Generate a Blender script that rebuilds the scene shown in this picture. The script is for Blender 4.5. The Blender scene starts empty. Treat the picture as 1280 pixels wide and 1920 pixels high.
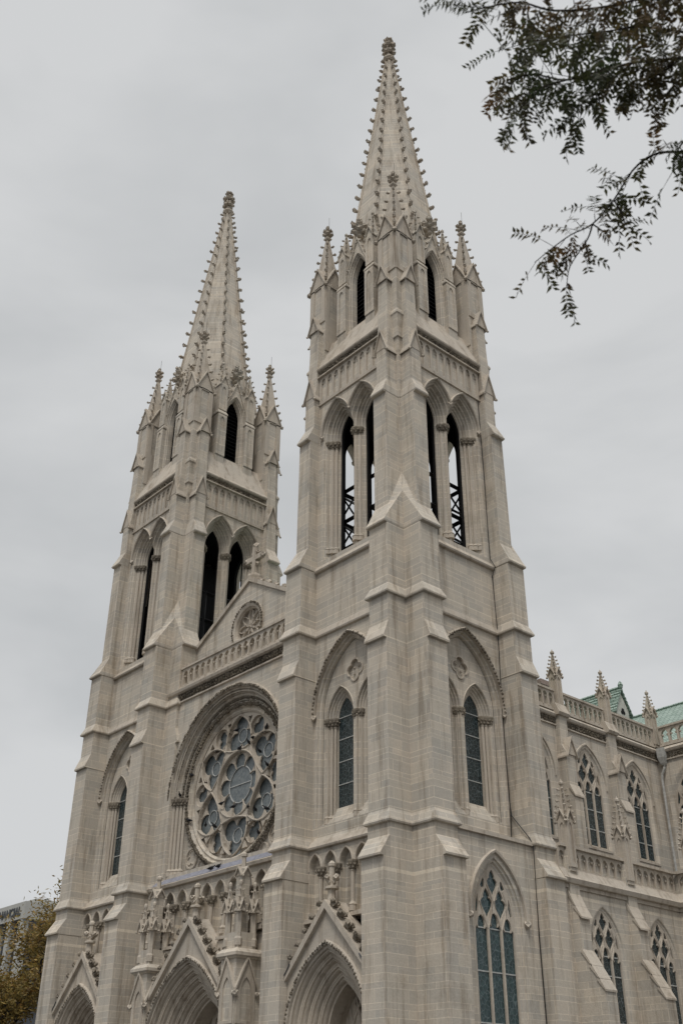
import bpy, math, random
from math import sin, cos, pi, sqrt, radians, hypot, atan2
from mathutils import Matrix, Vector
from mathutils.geometry import tessellate_polygon

scene = bpy.context.scene
RND = random.Random(7)

# ------------------------------------------------------------------ camera
cam_d = bpy.data.cameras.new("camera")
cam = bpy.data.objects.new("camera", cam_d)
scene.collection.objects.link(cam)
_r = Vector((0.6644717, 0.7472995, 0.0045661)); _u = Vector((0.3800395, -0.3431658, 0.8589570)); _b = Vector((0.6434651, -0.5690174, -0.5120273))
cam.matrix_world = Matrix(((_r.x, _u.x, _b.x, 30.537), (_r.y, _u.y, _b.y, -30.922), (_r.z, _u.z, _b.z, 1.6), (0, 0, 0, 1)))
cam_d.sensor_fit = 'VERTICAL'; cam_d.sensor_height = 36.0
cam_d.lens = 1956.34 / 1920 * 36.0
cam_d.clip_start = 0.1; cam_d.clip_end = 3000
cam_d.dof.use_dof = True; cam_d.dof.focus_distance = 52.0; cam_d.dof.aperture_fstop = 4.2
scene.camera = cam

# ------------------------------------------------------------------ world: overcast
SUN_EL, SUN_AZ = radians(58), radians(-20)      # sun direction from front, a little to the right
world = bpy.data.worlds.new("World"); scene.world = world; world.use_nodes = True
nt = world.node_tree; nt.nodes.clear()
def N_(t, **k):
    n = nt.nodes.new(t)
    for a, b in k.items(): setattr(n, a, b)
    return n
out = N_('ShaderNodeOutputWorld'); bg = N_('ShaderNodeBackground'); tc = N_('ShaderNodeTexCoord')
sky = N_('ShaderNodeTexSky', sky_type='NISHITA', sun_disc=False); sky.sun_elevation = SUN_EL; sky.sun_rotation = radians(160)
sep = N_('ShaderNodeSeparateXYZ'); nt.links.new(tc.outputs['Generated'], sep.inputs[0])
mp = N_('ShaderNodeMapping'); mp.inputs['Scale'].default_value = (1.0, 1.0, 2.6); nt.links.new(tc.outputs['Generated'], mp.inputs[0])
n1 = N_('ShaderNodeTexNoise'); n1.inputs['Scale'].default_value = 2.0; n1.inputs['Detail'].default_value = 5; n1.inputs['Roughness'].default_value = .5; n1.inputs['Distortion'].default_value = .3
nt.links.new(mp.outputs[0], n1.inputs['Vector'])
cr = N_('ShaderNodeValToRGB'); nt.links.new(n1.outputs['Fac'], cr.inputs[0])
cr.color_ramp.elements[0].position = .38; cr.color_ramp.elements[0].color = (5.05, 5.17, 5.24, 1)
cr.color_ramp.elements[1].position = .56; cr.color_ramp.elements[1].color = (6.05, 6.13, 6.17, 1)
# overcast skies are brighter towards the zenith
mr = N_('ShaderNodeMapRange'); mr.inputs[1].default_value = .84; mr.inputs[2].default_value = 1.0; mr.inputs[3].default_value = 1.0; mr.inputs[4].default_value = 4.2
nt.links.new(sep.outputs['Z'], mr.inputs[0])
vm = N_('ShaderNodeVectorMath', operation='SCALE'); nt.links.new(cr.outputs[0], vm.inputs[0]); nt.links.new(mr.outputs[0], vm.inputs['Scale'])
mx = N_('ShaderNodeMix', data_type='RGBA'); mx.inputs[0].default_value = .96
nt.links.new(sky.outputs[0], mx.inputs[6]); nt.links.new(vm.outputs[0], mx.inputs[7])
nt.links.new(mx.outputs[2], bg.inputs[0]); bg.inputs[1].default_value = 0.10
nt.links.new(bg.outputs[0], out.inputs[0])

sd = bpy.data.lights.new("sun", 'SUN'); sd.energy = 1.5; sd.angle = radians(16); sd.color = (1.0, .95, .88)
sun = bpy.data.objects.new("sun", sd); scene.collection.objects.link(sun)
_sdir = Vector((cos(SUN_EL) * 0.62, -cos(SUN_EL) * 0.78, sin(SUN_EL)))
sun.rotation_euler = _sdir.to_track_quat('Z', 'Y').to_euler()
scene.view_settings.view_transform = 'Standard'; scene.view_settings.look = 'None'
scene.view_settings.exposure = 0.10; scene.view_settings.gamma = 1.0
scene.cycles.max_bounces = 6; scene.cycles.diffuse_bounces = 3

# ------------------------------------------------------------------ materials
def mat(name):
    m = bpy.data.materials.new(name); m.use_nodes = True
    t = m.node_tree; return m, t, t.nodes['Principled BSDF']
def nd(t, ty, **k):
    n = t.nodes.new(ty)
    for a, b in k.items(): setattr(n, a, b)
    return n
def mixc(t, fac, a, b, blend='MIX'):
    n = nd(t, 'ShaderNodeMix', data_type='RGBA', blend_type=blend)
    for s, v in ((0, fac), (6, a), (7, b)):
        if hasattr(v, 'links') or hasattr(v, 'is_linked'): t.links.new(v, n.inputs[s])
        else: n.inputs[s].default_value = v
    return n.outputs[2]
def noise(t, vec, scale, detail=4, rough=.6):
    n = nd(t, 'ShaderNodeTexNoise'); n.inputs['Scale'].default_value = scale; n.inputs['Detail'].default_value = detail; n.inputs['Roughness'].default_value = rough
    t.links.new(vec, n.inputs['Vector']); return n.outputs['Fac']
def ramp(t, v, p0, c0, p1, c1):
    n = nd(t, 'ShaderNodeValToRGB'); t.links.new(v, n.inputs[0])
    n.color_ramp.elements[0].position = p0; n.color_ramp.elements[0].color = c0
    n.color_ramp.elements[1].position = p1; n.color_ramp.elements[1].color = c1
    return n.outputs[0]
def stone_mat(name, joints=True, ca=(.57, .515, .445, 1), cb=(.51, .475, .42, 1), rowh=.27, bw=.95):
    m, t, p = mat(name)
    g = nd(t, 'ShaderNodeNewGeometry'); s = nd(t, 'ShaderNodeSeparateXYZ'); t.links.new(g.outputs['Position'], s.inputs[0])
    sn = nd(t, 'ShaderNodeSeparateXYZ'); t.links.new(g.outputs['True Normal'], sn.inputs[0])
    ab = nd(t, 'ShaderNodeMath', operation='ABSOLUTE'); t.links.new(sn.outputs[0], ab.inputs[0])
    gt = nd(t, 'ShaderNodeMath', operation='GREATER_THAN'); t.links.new(ab.outputs[0], gt.inputs[0]); gt.inputs[1].default_value = .6
    mu = nd(t, 'ShaderNodeMix', data_type='FLOAT'); t.links.new(gt.outputs[0], mu.inputs[0]); t.links.new(s.outputs[0], mu.inputs[2]); t.links.new(s.outputs[1], mu.inputs[3])
    # course heights vary: warp z by a slow step-like noise
    cz = nd(t, 'ShaderNodeCombineXYZ'); t.links.new(s.outputs[2], cz.inputs[2])
    wz = noise(t, cz.outputs[0], .9, 2, .5)
    wm = nd(t, 'ShaderNodeMath', operation='MULTIPLY_ADD'); t.links.new(wz, wm.inputs[0]); wm.inputs[1].default_value = 1.6; t.links.new(s.outputs[2], wm.inputs[2])
    cv = nd(t, 'ShaderNodeCombineXYZ'); t.links.new(mu.outputs[0], cv.inputs[0]); t.links.new(wm.outputs[0], cv.inputs[1])
    pos = g.outputs['Position']
    col = mixc(t, ramp(t, noise(t, pos, .55, 5, .65), .35, (0, 0, 0, 1), .65, (1, 1, 1, 1)), ca, cb)
    b = nd(t, 'ShaderNodeTexBrick'); b.offset = .5; t.links.new(cv.outputs[0], b.inputs['Vector'])
    for k, v in (('Scale', 1), ('Mortar Size', .012 if joints else 0), ('Mortar Smooth', .25), ('Bias', -.1), ('Brick Width', bw), ('Row Height', rowh)): b.inputs[k].default_value = v
    b.inputs['Color1'].default_value = (.86, .87, .88, 1); b.inputs['Color2'].default_value = (1.08, 1.05, 1.0, 1); b.inputs['Mortar'].default_value = (1.38, 1.36, 1.3, 1)
    b2 = nd(t, 'ShaderNodeTexBrick'); b2.offset = .37; t.links.new(cv.outputs[0], b2.inputs['Vector'])
    for k, v in (('Scale', 1), ('Mortar Size', 0), ('Brick Width', bw * 2.0), ('Row Height', rowh * 2)): b2.inputs[k].default_value = v
    b2.inputs['Color1'].default_value = (.90, .91, .92, 1); b2.inputs['Color2'].default_value = (1.1, 1.08, 1.05, 1)
    if joints:
        col = mixc(t, .72, col, b.outputs['Color'], 'MULTIPLY')
        col = mixc(t, .7, col, b2.outputs['Color'], 'MULTIPLY')
    # faint horizontal bedding within blocks and rain streaks
    mpn = nd(t, 'ShaderNodeMapping'); mpn.inputs['Scale'].default_value = (.5, .5, 9); t.links.new(pos, mpn.inputs[0])
    col = mixc(t, .3, col, ramp(t, noise(t, mpn.outputs[0], 1.6, 5, .7), .3, (.82, .82, .82, 1), .7, (1.1, 1.1, 1.1, 1)), 'MULTIPLY')
    mps = nd(t, 'ShaderNodeMapping'); mps.inputs['Scale'].default_value = (1.7, 1.7, .16); t.links.new(pos, mps.inputs[0])
    col = mixc(t, .8, col, ramp(t, noise(t, mps.outputs[0], 1.5, 6, .7), .34, (.60, .56, .52, 1), .50, (1, 1, 1, 1)), 'MULTIPLY')
    col = mixc(t, .7, col, ramp(t, noise(t, pos, .23, 6, .75), .30, (.68, .65, .61, 1), .44, (1, 1, 1, 1)), 'MULTIPLY')
    fine = noise(t, pos, 14, 4, .7)
    col = mixc(t, .5, col, ramp(t, fine, .3, (.82, .82, .82, 1), .7, (1.1, 1.1, 1.1, 1)), 'MULTIPLY')
    t.links.new(col, p.inputs['Base Color']); p.inputs['Roughness'].default_value = .9; p.inputs['Specular IOR Level'].default_value = .2
    bp_ = nd(t, 'ShaderNodeBump'); bp_.inputs['Strength'].default_value = .35; bp_.inputs['Distance'].default_value = .03
    t.links.new(fine, bp_.inputs['Height']); t.links.new(bp_.outputs[0], p.inputs['Normal'])
    return m
M = {}
M['ashlar'] = stone_mat('ashlar_limestone')
M['smooth'] = stone_mat('plain_limestone', False, (.54, .478, .40, 1), (.48, .435, .375, 1))
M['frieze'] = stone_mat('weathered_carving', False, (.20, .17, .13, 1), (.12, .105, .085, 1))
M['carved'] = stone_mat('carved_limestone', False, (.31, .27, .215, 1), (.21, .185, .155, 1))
def simple(name, c, rough=.6, spec=.4, metal=0, var=.25, sc=6):
    m, t, p = mat(name)
    g = nd(t, 'ShaderNodeNewGeometry')
    f = ramp(t, noise(t, g.outputs['Position'], sc, 4, .6), .3, (1 - var,) * 3 + (1,), .7, (1 + var,) * 3 + (1,))
    t.links.new(mixc(t, 1, (*c, 1), f, 'MULTIPLY'), p.inputs['Base Color'])
    p.inputs['Roughness'].default_value = rough; p.inputs['Specular IOR Level'].default_value = spec; p.inputs['Metallic'].default_value = metal
    return m
def glass_mat(name, c, lead, scale, rough=.25, spec=.6, wid=.05):
    m, t, p = mat(name)
    g = nd(t, 'ShaderNodeNewGeometry')
    vo = nd(t, 'ShaderNodeTexVoronoi', feature='DISTANCE_TO_EDGE'); vo.inputs['Scale'].default_value = scale; t.links.new(g.outputs['Position'], vo.inputs['Vector'])
    vc = nd(t, 'ShaderNodeTexVoronoi'); vc.inputs['Scale'].default_value = scale; t.links.new(g.outputs['Position'], vc.inputs['Vector'])
    base = mixc(t, .6, (*c, 1), vc.outputs['Color'], 'OVERLAY') if False else mixc(t, 1, (*c, 1), ramp(t, noise(t, g.outputs['Position'], scale * .8, 3, .7), .3, (.5, .6, .65, 1), .7, (1.5, 1.45, 1.35, 1)), 'MULTIPLY')
    col = mixc(t, ramp(t, vo.outputs['Distance'], wid * .4, (1, 1, 1, 1), wid, (0, 0, 0, 1)), base, (*lead, 1))
    t.links.new(col, p.inputs['Base Color']); p.inputs['Roughness'].default_value = rough; p.inputs['Specular IOR Level'].default_value = spec
    b = nd(t, 'ShaderNodeBump'); b.inputs['Strength'].default_value = .5; b.inputs['Distance'].default_value = .02
    t.links.new(vc.outputs['Distance'], b.inputs['Height']); t.links.new(b.outputs[0], p.inputs['Normal'])
    return m
M['glass'] = glass_mat('leaded_glass', (.020, .032, .036), (.10, .125, .135), 6.0)
M['glass_aisle'] = glass_mat('leaded_glass_green', (.022, .05, .056), (.11, .15, .16), 5.5)
M['glass_rose'] = glass_mat('sky_toned_leaded_glass', (.14, .157, .168), (.17, .19, .198), 7, .35, .5, .03)  # pale blue-grey of the reflected sky is put into the base colour
M['bar'] = simple('painted_saddle_bar', (.42, .43, .42), .5)
M['dark'] = simple('louvre_and_shade_black', (.012, .012, .013), .8, .2)  # louvre slats, and black sheets that stand in for interior shade
M['steel'] = simple('blackened_steel', (.01, .011, .013), .6, .4)
M['lead'] = simple('lead_flashing', (.24, .245, .29), .55, .4)
M['lead_dark'] = simple('weathered_lead', (.07, .075, .085), .6, .4)
M['cable'] = simple('dark_cable', (.02, .02, .02), .6)
M['pipe'] = simple('pale_painted_pipe', (.42, .42, .40), .5)
M['white'] = simple('white_stucco', (.50, .49, .45), .8)
M['pigeon'] = simple('dark_feathers', (.018, .018, .022), .6, .3)
M['brick'] = simple('pinkish_brick', (.30, .24, .21), .9)
M['door'] = simple('dark_oak', (.05, .032, .02), .6)
def roof_mat():
    m, t, p = mat('green_roof_tile')
    g = nd(t, 'ShaderNodeNewGeometry'); s = nd(t, 'ShaderNodeSeparateXYZ'); t.links.new(g.outputs['Position'], s.inputs[0])
    a = nd(t, 'ShaderNodeMath', operation='ADD'); t.links.new(s.outputs[0], a.inputs[0]); t.links.new(s.outputs[1], a.inputs[1])
    cv = nd(t, 'ShaderNodeCombineXYZ'); t.links.new(a.outputs[0], cv.inputs[0]); t.links.new(s.outputs[2], cv.inputs[1])
    b = nd(t, 'ShaderNodeTexBrick'); t.links.new(cv.outputs[0], b.inputs['Vector'])
    for k, v in (('Scale', 1), ('Mortar Size', .026), ('Mortar Smooth', .5), ('Brick Width', .34), ('Row Height', .17)): b.inputs[k].default_value = v
    b.inputs['Color1'].default_value = (.21, .29, .245, 1); b.inputs['Color2'].default_value = (.31, .40, .35, 1); b.inputs['Mortar'].default_value = (.06, .10, .08, 1)
    col = mixc(t, .6, b.outputs['Color'], ramp(t, noise(t, g.outputs['Position'], 3, 4, .7), .3, (.75, .78, .75, 1), .7, (1.2, 1.15, 1.12, 1)), 'MULTIPLY')
    t.links.new(col, p.inputs['Base Color']); p.inputs['Roughness'].default_value = .5
    return m
M['roof'] = roof_mat()
def leaf_mat(name, a, b, c):
    m, t, p = mat(name)
    g = nd(t, 'ShaderNodeNewGeometry')
    f = noise(t, g.outputs['Position'], 2.2, 3, .6)
    r = nd(t, 'ShaderNodeValToRGB'); t.links.new(f, r.inputs[0]); r.color_ramp.elements[0].position = .3; r.color_ramp.elements[0].color = (*a, 1)
    r.color_ramp.elements[1].position = .7; r.color_ramp.elements[1].color = (*c, 1); e = r.color_ramp.elements.new(.5); e.color = (*b, 1)
    rv = nd(t, 'ShaderNodeMapRange'); t.links.new(g.outputs['Random Per Island'], rv.inputs[0]); rv.inputs[3].default_value = .5; rv.inputs[4].default_value = 1.5
    v = nd(t, 'ShaderNodeVectorMath', operation='SCALE'); t.links.new(r.outputs[0], v.inputs[0]); t.links.new(rv.outputs[0], v.inputs['Scale'])
    t.links.new(v.outputs[0], p.inputs['Base Color']); p.inputs['Roughness'].default_value = .6
    tr = nd(t, 'ShaderNodeBsdfTranslucent'); t.links.new(v.outputs[0], tr.inputs[0])
    ms = nd(t, 'ShaderNodeMixShader'); ms.inputs[0].default_value = .3
    t.links.new(p.outputs[0], ms.inputs[1]); t.links.new(tr.outputs[0], ms.inputs[2]); t.links.new(ms.outputs[0], t.nodes['Material Output'].inputs[0])
    return m
M['leaf_near'] = leaf_mat('dark_locust_leaf', (.035, .060, .022), (.065, .062, .024), (.14, .072, .028))
M['leaf_far'] = leaf_mat('autumn_locust_leaf', (.13, .12, .04), (.25, .18, .05), (.28, .155, .045))
M['bark'] = simple('bark', (.035, .028, .022), .9)
M['ground'] = simple('concrete_ground', (.075, .072, .068), .9, .2, 0, .2, .6)
M['office'] = simple('pale_precast', (.40, .40, .375), .8, .3, 0, .08, .3)
M['office_glass'] = simple('dark_window_band', (.035, .04, .05), .2, .6, 0, .5, .25)
M['letter'] = simple('dark_letter', (.05, .055, .06), .5)

# ------------------------------------------------------------------ mesh builder
def ident(u, d, z): return (u, d, z)
class MB:
    def __init__(s, f=ident): s.v = []; s.F = []; s.f = f
    def at(s, f): s.f = f; return s
    def V(s, *p): s.v.append(s.f(*p)); return len(s.v) - 1
    def poly(s, pts): s.F.append([s.V(*p) for p in pts])
    def loft(s, rings, cap=True, closed=True):
        ids = [[s.V(*p) for p in r] for r in rings]
        n = len(ids[0])
        for a, b in zip(ids, ids[1:]):
            for i in range(n if closed else n - 1):
                j = (i + 1) % n; s.F.append([a[i], a[j], b[j], b[i]])
        if cap and closed: s.F.append(ids[0][::-1]); s.F.append(ids[-1])
    def box(s, u0, u1, d0, d1, z0, z1):
        s.loft([[(u0, d0, z), (u1, d0, z), (u1, d1, z), (u0, d1, z)] for z in (z0, z1)])
    def plate(s, outer, holes, d0, d1):
        """polygon in (u,z) with holes, between depth d0 (back) and d1 (front)"""
        loops = [outer] + list(holes)
        tris = tessellate_polygon([[Vector((a, b, 0)) for a, b in l] for l in loops])
        flat = [p for l in loops for p in l]
        for d in (d0, d1):
            ids = [s.V(a, d, b) for a, b in flat]
            for tr in tris:
                a, b, c = (flat[i] for i in tr)
                if abs((b[0] - a[0]) * (c[1] - a[1]) - (c[0] - a[0]) * (b[1] - a[1])) < 1e-9: continue
                s.F.append([ids[i] for i in tr])
        for l in loops:
            A = [s.V(a, d0, b) for a, b in l]; B = [s.V(a, d1, b) for a, b in l]
            n = len(l)
            for i in range(n): s.F.append([A[i], A[(i + 1) % n], B[(i + 1) % n], B[i]])
    def mould(s, path, prof, closed=False):
        s.loft([[(u, d, z) for u, z in path(o)] for o, d in prof], cap=False, closed=closed)
    def tube(s, pts, r, n=6):
        pts = [Vector(p) for p in pts]; rings = []
        rr = r if isinstance(r, (list, tuple)) else [r] * len(pts)
        for i, p in enumerate(pts):
            t = (pts[min(i + 1, len(pts) - 1)] - pts[max(i - 1, 0)]).normalized()
            a = t.cross(Vector((0, 0, 1))); a = a.normalized() if a.length > 1e-3 else Vector((1, 0, 0)); b = t.cross(a)
            rings.append([tuple(p + (a * cos(2 * pi * k / n) + b * sin(2 * pi * k / n)) * rr[i]) for k in range(n)])
        s.loft(rings)
    def lathe(s, u, d, prof, n=8, ph=0):
        s.loft([[(u + r * cos(2 * pi * k / n + ph), d + r * sin(2 * pi * k / n + ph), z) for k in range(n)] for r, z in prof])
    def blob(s, c, sx, sy=None, sz=None, j=.25, R=RND):
        sy = sy or sx; sz = sz or sx
        o = [(1, 0, 0), (-1, 0, 0), (0, 1, 0), (0, -1, 0), (0, 0, 1), (0, 0, -1), (.6, .6, .6), (-.6, .6, .6), (.6, -.6, .6), (-.6, -.6, .6), (.6, .6, -.6), (-.6, .6, -.6), (.6, -.6, -.6), (-.6, -.6, -.6)]
        ids = []
        for x, y, z in o:
            q = 1 + R.uniform(-j, j)
            ids.append(s.V(c[0] + x * sx * q, c[1] + y * sy * q, c[2] + z * sz * q))
        X, x, Y, y, Z, z = range(6)
        for cc, (a, b, d) in zip(range(6, 14), ((X, Y, Z), (x, Y, Z), (X, y, Z), (x, y, Z), (X, Y, z), (x, Y, z), (X, y, z), (x, y, z))):
            for e, f in ((a, b), (b, d), (d, a)): s.F.append([ids[e], ids[f], ids[cc]])
    def build(s, name, m, parent=None, smooth=False, recalc=True):
        me = bpy.data.meshes.new(name); me.from_pydata(s.v, [], s.F); me.validate(); me.update()
        if recalc:
            import bmesh
            b = bmesh.new(); b.from_mesh(me); bmesh.ops.recalc_face_normals(b, faces=b.faces); b.to_mesh(me); b.free()
        if smooth: me.shade_smooth()
        me.materials.append(M[m] if isinstance(m, str) else m)
        o = bpy.data.objects.new(name, me); scene.collection.objects.link(o)
        if parent is not None: o.parent = parent
        return o
class Multi:
    '''several pieces of one kind: every trigger call starts a mesh of its own'''
    def __init__(s, name, m, parent_trig=(), f=ident): s.name = name; s.m = m; s.t = parent_trig; s._f = f; s.parts = [MB(f)]
    def at(s, f): s._f = f; s.parts[-1].f = f; return s
    @property
    def f(s): return s._f
    @f.setter
    def f(s, v): s.at(v)
    def cut(s):
        if s.parts[-1].v: s.parts.append(MB(s._f))
    def __getattr__(s, k):
        if k in s.t: s.cut()
        return getattr(s.parts[-1], k)
    def build(s, name=None, m=None, parent=None):
        return [p.build(name or s.name, m or s.m, parent) for p in s.parts if p.v]
def cut(mb):
    if isinstance(mb, Multi): mb.cut()
def tag(o, label=None, cat=None, group=None, kind=None):
    if label: o['label'] = label
    if cat: o['category'] = cat
    if group: o['group'] = group
    if kind: o['kind'] = kind
    return o
def empty(name, parent=None, loc=(0, 0, 0)):
    o = bpy.data.objects.new(name, None); o.location = loc; scene.collection.objects.link(o)
    if parent is not None: o.parent = parent
    return o
def frame(cx, cy, k=0):
    def f(u, d, z):
        return ((cx + u, cy - d, z), (cx + d, cy + u, z), (cx - u, cy + d, z), (cx - d, cy - u, z))[k]
    return f

# ---- 2-D curves
def rho_for(r, h):            # arch radius for half width r and rise h
    c = (h * h - r * r) / (2 * r); return r + c
def arch(u0, z0, zs, r, h, n=9):
    """open pointed-arch path factory: offset -> points (left foot up, over, right foot down)"""
    c = (h * h - r * r) / (2 * r); rho = r + c
    def path(o=0.0):
        R_ = rho + o; top = math.acos(max(-1, min(1, c / R_)))
        L = [(u0 - (R_ * cos(top * i / n) - c), zs + R_ * sin(top * i / n)) for i in range(n + 1)]
        Rr = [(2 * u0 - a, b) for a, b in L[:-1]][::-1]
        return [(u0 - r - o, z0)] + L + Rr + [(u0 + r + o, z0)]
    return path
def trefarch(u0, z0, zs, r, h, n=5):
    """light head with cusps"""
    P = []
    P.append((u0 - r, z0)); P.append((u0 - r, zs))
    for i in range(1, n): a = pi * i / n; P.append((u0 - r * .78 - r * .22 * cos(a) * 1 + 0, zs + h * .30 * sin(a) + h * .10 * i / n))
    P.append((u0 - r * .52, zs + h * .22))
    for i in range(1, n + 1):
        a = i / n; P.append((u0 - r * .62 * sqrt(max(0, 1 - a * a)) * (1 if a < 1 else 0), zs + h * (.3 + .7 * a)))
    return P + [(2 * u0 - a, b) for a, b in P[:-1][::-1]]
def circle(u0, z0, r, n=24, a0=0): return [(u0 + r * cos(a0 + 2 * pi * i / n), z0 + r * sin(a0 + 2 * pi * i / n)) for i in range(n)]
def foil(u0, z0, r, k, a0=0, n=6, lobe=.5, su=1, sz=1, rot=0):
    """k-foil outline: k lobes of radius lobe*r centred at (1-lobe)*r"""
    cr_ = r * (1 - lobe); lr = r * lobe; half = pi / k
    # lobe intersection with the ray halfway to the next lobe
    s_ = cr_ * sin(half); 
    if lr > s_: t = cr_ * cos(half) + sqrt(lr * lr - s_ * s_)
    else: t = cr_ * cos(half)
    pts = []
    for i in range(k):
        a = a0 + 2 * pi * i / k; cx, cz = cr_ * cos(a), cr_ * sin(a)
        if lr > s_:
            px, pz = t * cos(a - half) , t * sin(a - half)
            t2 = cr_ * cos(half) - sqrt(lr * lr - s_ * s_)
            # choose outer crossing -> cusp
            st = atan2(pz - cz, px - cx); w = (st - a + pi) % (2 * pi) - pi
            w = -abs(w)
            for j in range(n + 1): pts.append((cx + lr * cos(a + w + (-2 * w) * j / n), cz + lr * sin(a + w + (-2 * w) * j / n)))
            pts.pop()
        else:
            for j in range(n + 1): b = a - pi * .55 + pi * 1.1 * j / n; pts.append((cx + lr * cos(b), cz + lr * sin(b)))
            b = a + half; pts.append((t * .82 * cos(b), t * .82 * sin(b)))
    c_, s2 = cos(rot), sin(rot)
    out_ = []
    for x, z in pts: x *= su; z *= sz; out_.append((u0 + x * c_ - z * s2, z0 + x * s2 + z * c_))
    return out_

# ---- ornaments
def crocket(mb, p, dr, s):
    x, y, z = p; ax, ay = dr
    mb.blob((x + ax * s * .35, y + ay * s * .35, z + s * .05), s * .42, s * .42, s * .30)
    mb.blob((x + ax * s * .78, y + ay * s * .78, z + s * .22), s * .40, s * .40, s * .36, .35)
    mb.blob((x + ax * s * .72, y + ay * s * .72, z - s * .14), s * .26, s * .26, s * .28, .3)
def finial(mb, x, y, z, h):
    """stem, two rings of leaves and a bud; h total height"""
    mb.lathe(x, y, [(h * .10, z), (h * .17, z + h * .04), (h * .10, z + h * .10), (h * .08, z + h * .95), (h * .01, z + h)], 6)
    for zz, q in ((.34, .26), (.62, .24)):
        for k in range(4):
            a = pi / 4 + k * pi / 2
            for da in (0,): mb.blob((x + cos(a) * h * q * .72, y + sin(a) * h * q * .72, z + h * zz), h * .125, h * .125, h * .10, .35)
            a += pi / 4; mb.blob((x + cos(a) * h * q * .45, y + sin(a) * h * q * .45, z + h * (zz - .09)), h * .10, h * .10, h * .08, .3)
    mb.blob((x, y, z + h * .90), h * .11, h * .11, h * .09)
def spirelet(mb, x, y, z0, z1, hw, nc, cs, rot=pi / 4, n=4):
    r = hw * sqrt(2) if n == 4 else hw
    mb.loft([[(x + q * cos(rot + 2 * pi * k / n), y + q * sin(rot + 2 * pi * k / n), z) for k in range(n)] for q, z in ((r, z0), (r * .12, z1))])
    for i in range(nc):
        t = (i + .35) / nc * .93; rr = r * (1 - .88 * t); z = z0 + (z1 - z0) * t
        for k in range(n):
            a = rot + 2 * pi * k / n; crocket(mb, (x + rr * cos(a), y + rr * sin(a), z), (cos(a), sin(a)), cs * (1 - .3 * t))
def gable(mb, u0, u1, d0, d1, z0, z1, ov=.07, th=.09, knobs=0):
    cut(mb)
    """little roof with a pointed front; local frame; ridge runs in d"""
    m = (u0 + u1) / 2; w = (u1 - u0) / 2; s = (z1 - z0) / w
    mb.plate([(u0 + .01, z0 - .02), (u1 - .01, z0 - .02), (m, z1 - .05)], [], d0, d1 - .02)
    zz = ov * s
    mb.plate([(u0 - ov, z0 - zz), (u0 - ov, z0 - zz + th), (m, z1 + th * 1.3), (u1 + ov, z0 - zz + th), (u1 + ov, z0 - zz), (m, z1 - .02)], [], d0, d1 + .07)
    if knobs:
        for u in (u0 - ov, u1 + ov): mb.blob((u, d1 + .06, z0 - zz - .02), knobs, knobs, knobs, .3)
def colonnette(mb, u, d, z0, z1, r=.085, cap=None):
    cut(mb)
    mb.lathe(u, d, [(r * 2, z0 - .28), (r * 1.9, z0 - .06), (r * 2.2, z0 - .05), (r * 1.6, z0), (r * 1.15, z0 + .05), (r, z0 + .07), (r, z1), (r * 1.35, z1 + .03), (r * 1.05, z1 + .06), (r * 1.2, z1 + .1)], 8)
    if cap is not None: capital(cap, u, d, z1 + .06, r)
def capital(mb, u, d, z, r):
    cut(mb); r *= 1.3
    mb.lathe(u, d, [(r * .85, z), (r * 1.5, z + .16), (r * 2.0, z + .27), (r * 2.1, z + .30), (r * 2.1, z + .36), (r * 1.6, z + .37)], 8)
    for k in range(6):
        a = 2 * pi * k / 6 + .2
        mb.blob((u + cos(a) * r * 1.75, d + sin(a) * r * 1.75, z + .2), r * .62, r * .62, r * .75, .3)
        a += pi / 6; mb.blob((u + cos(a) * r * 1.3, d + sin(a) * r * 1.3, z + .08), r * .5, r * .5, r * .6, .3)
def leafrow(mb, pts, size, step, d, amp=.03, R=RND):
    """carved leaves along a polyline of (u,z) at depth d"""
    acc = 0; cut(mb)
    for (a, b), (c, e) in zip(pts, pts[1:]):
        L = hypot(c - a, e - b)
        if L < 1e-6: continue
        t = (-acc) % step if acc else 0
        t = step - acc if acc > 0 else 0
        while t < L:
            q = t / L; x = a + (c - a) * q; z = b + (e - b) * q
            s = size * R.uniform(.75, 1.2)
            mb.blob((x + R.uniform(-amp, amp), d, z + R.uniform(-amp, amp)), s, s * .7, s, .4, R)
            t += step
        acc = (L - (t - step)) % step if t > 0 else acc + L

# ------------------------------------------------------------------ ground, sky setting
g = MB(); g.poly([(-1500, -1500, 0), (1500, -1500, 0), (1500, 1500, 0), (-1500, 1500, 0)])
tag(g.build('ground', 'ground', None, False, False), kind='structure')

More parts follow.
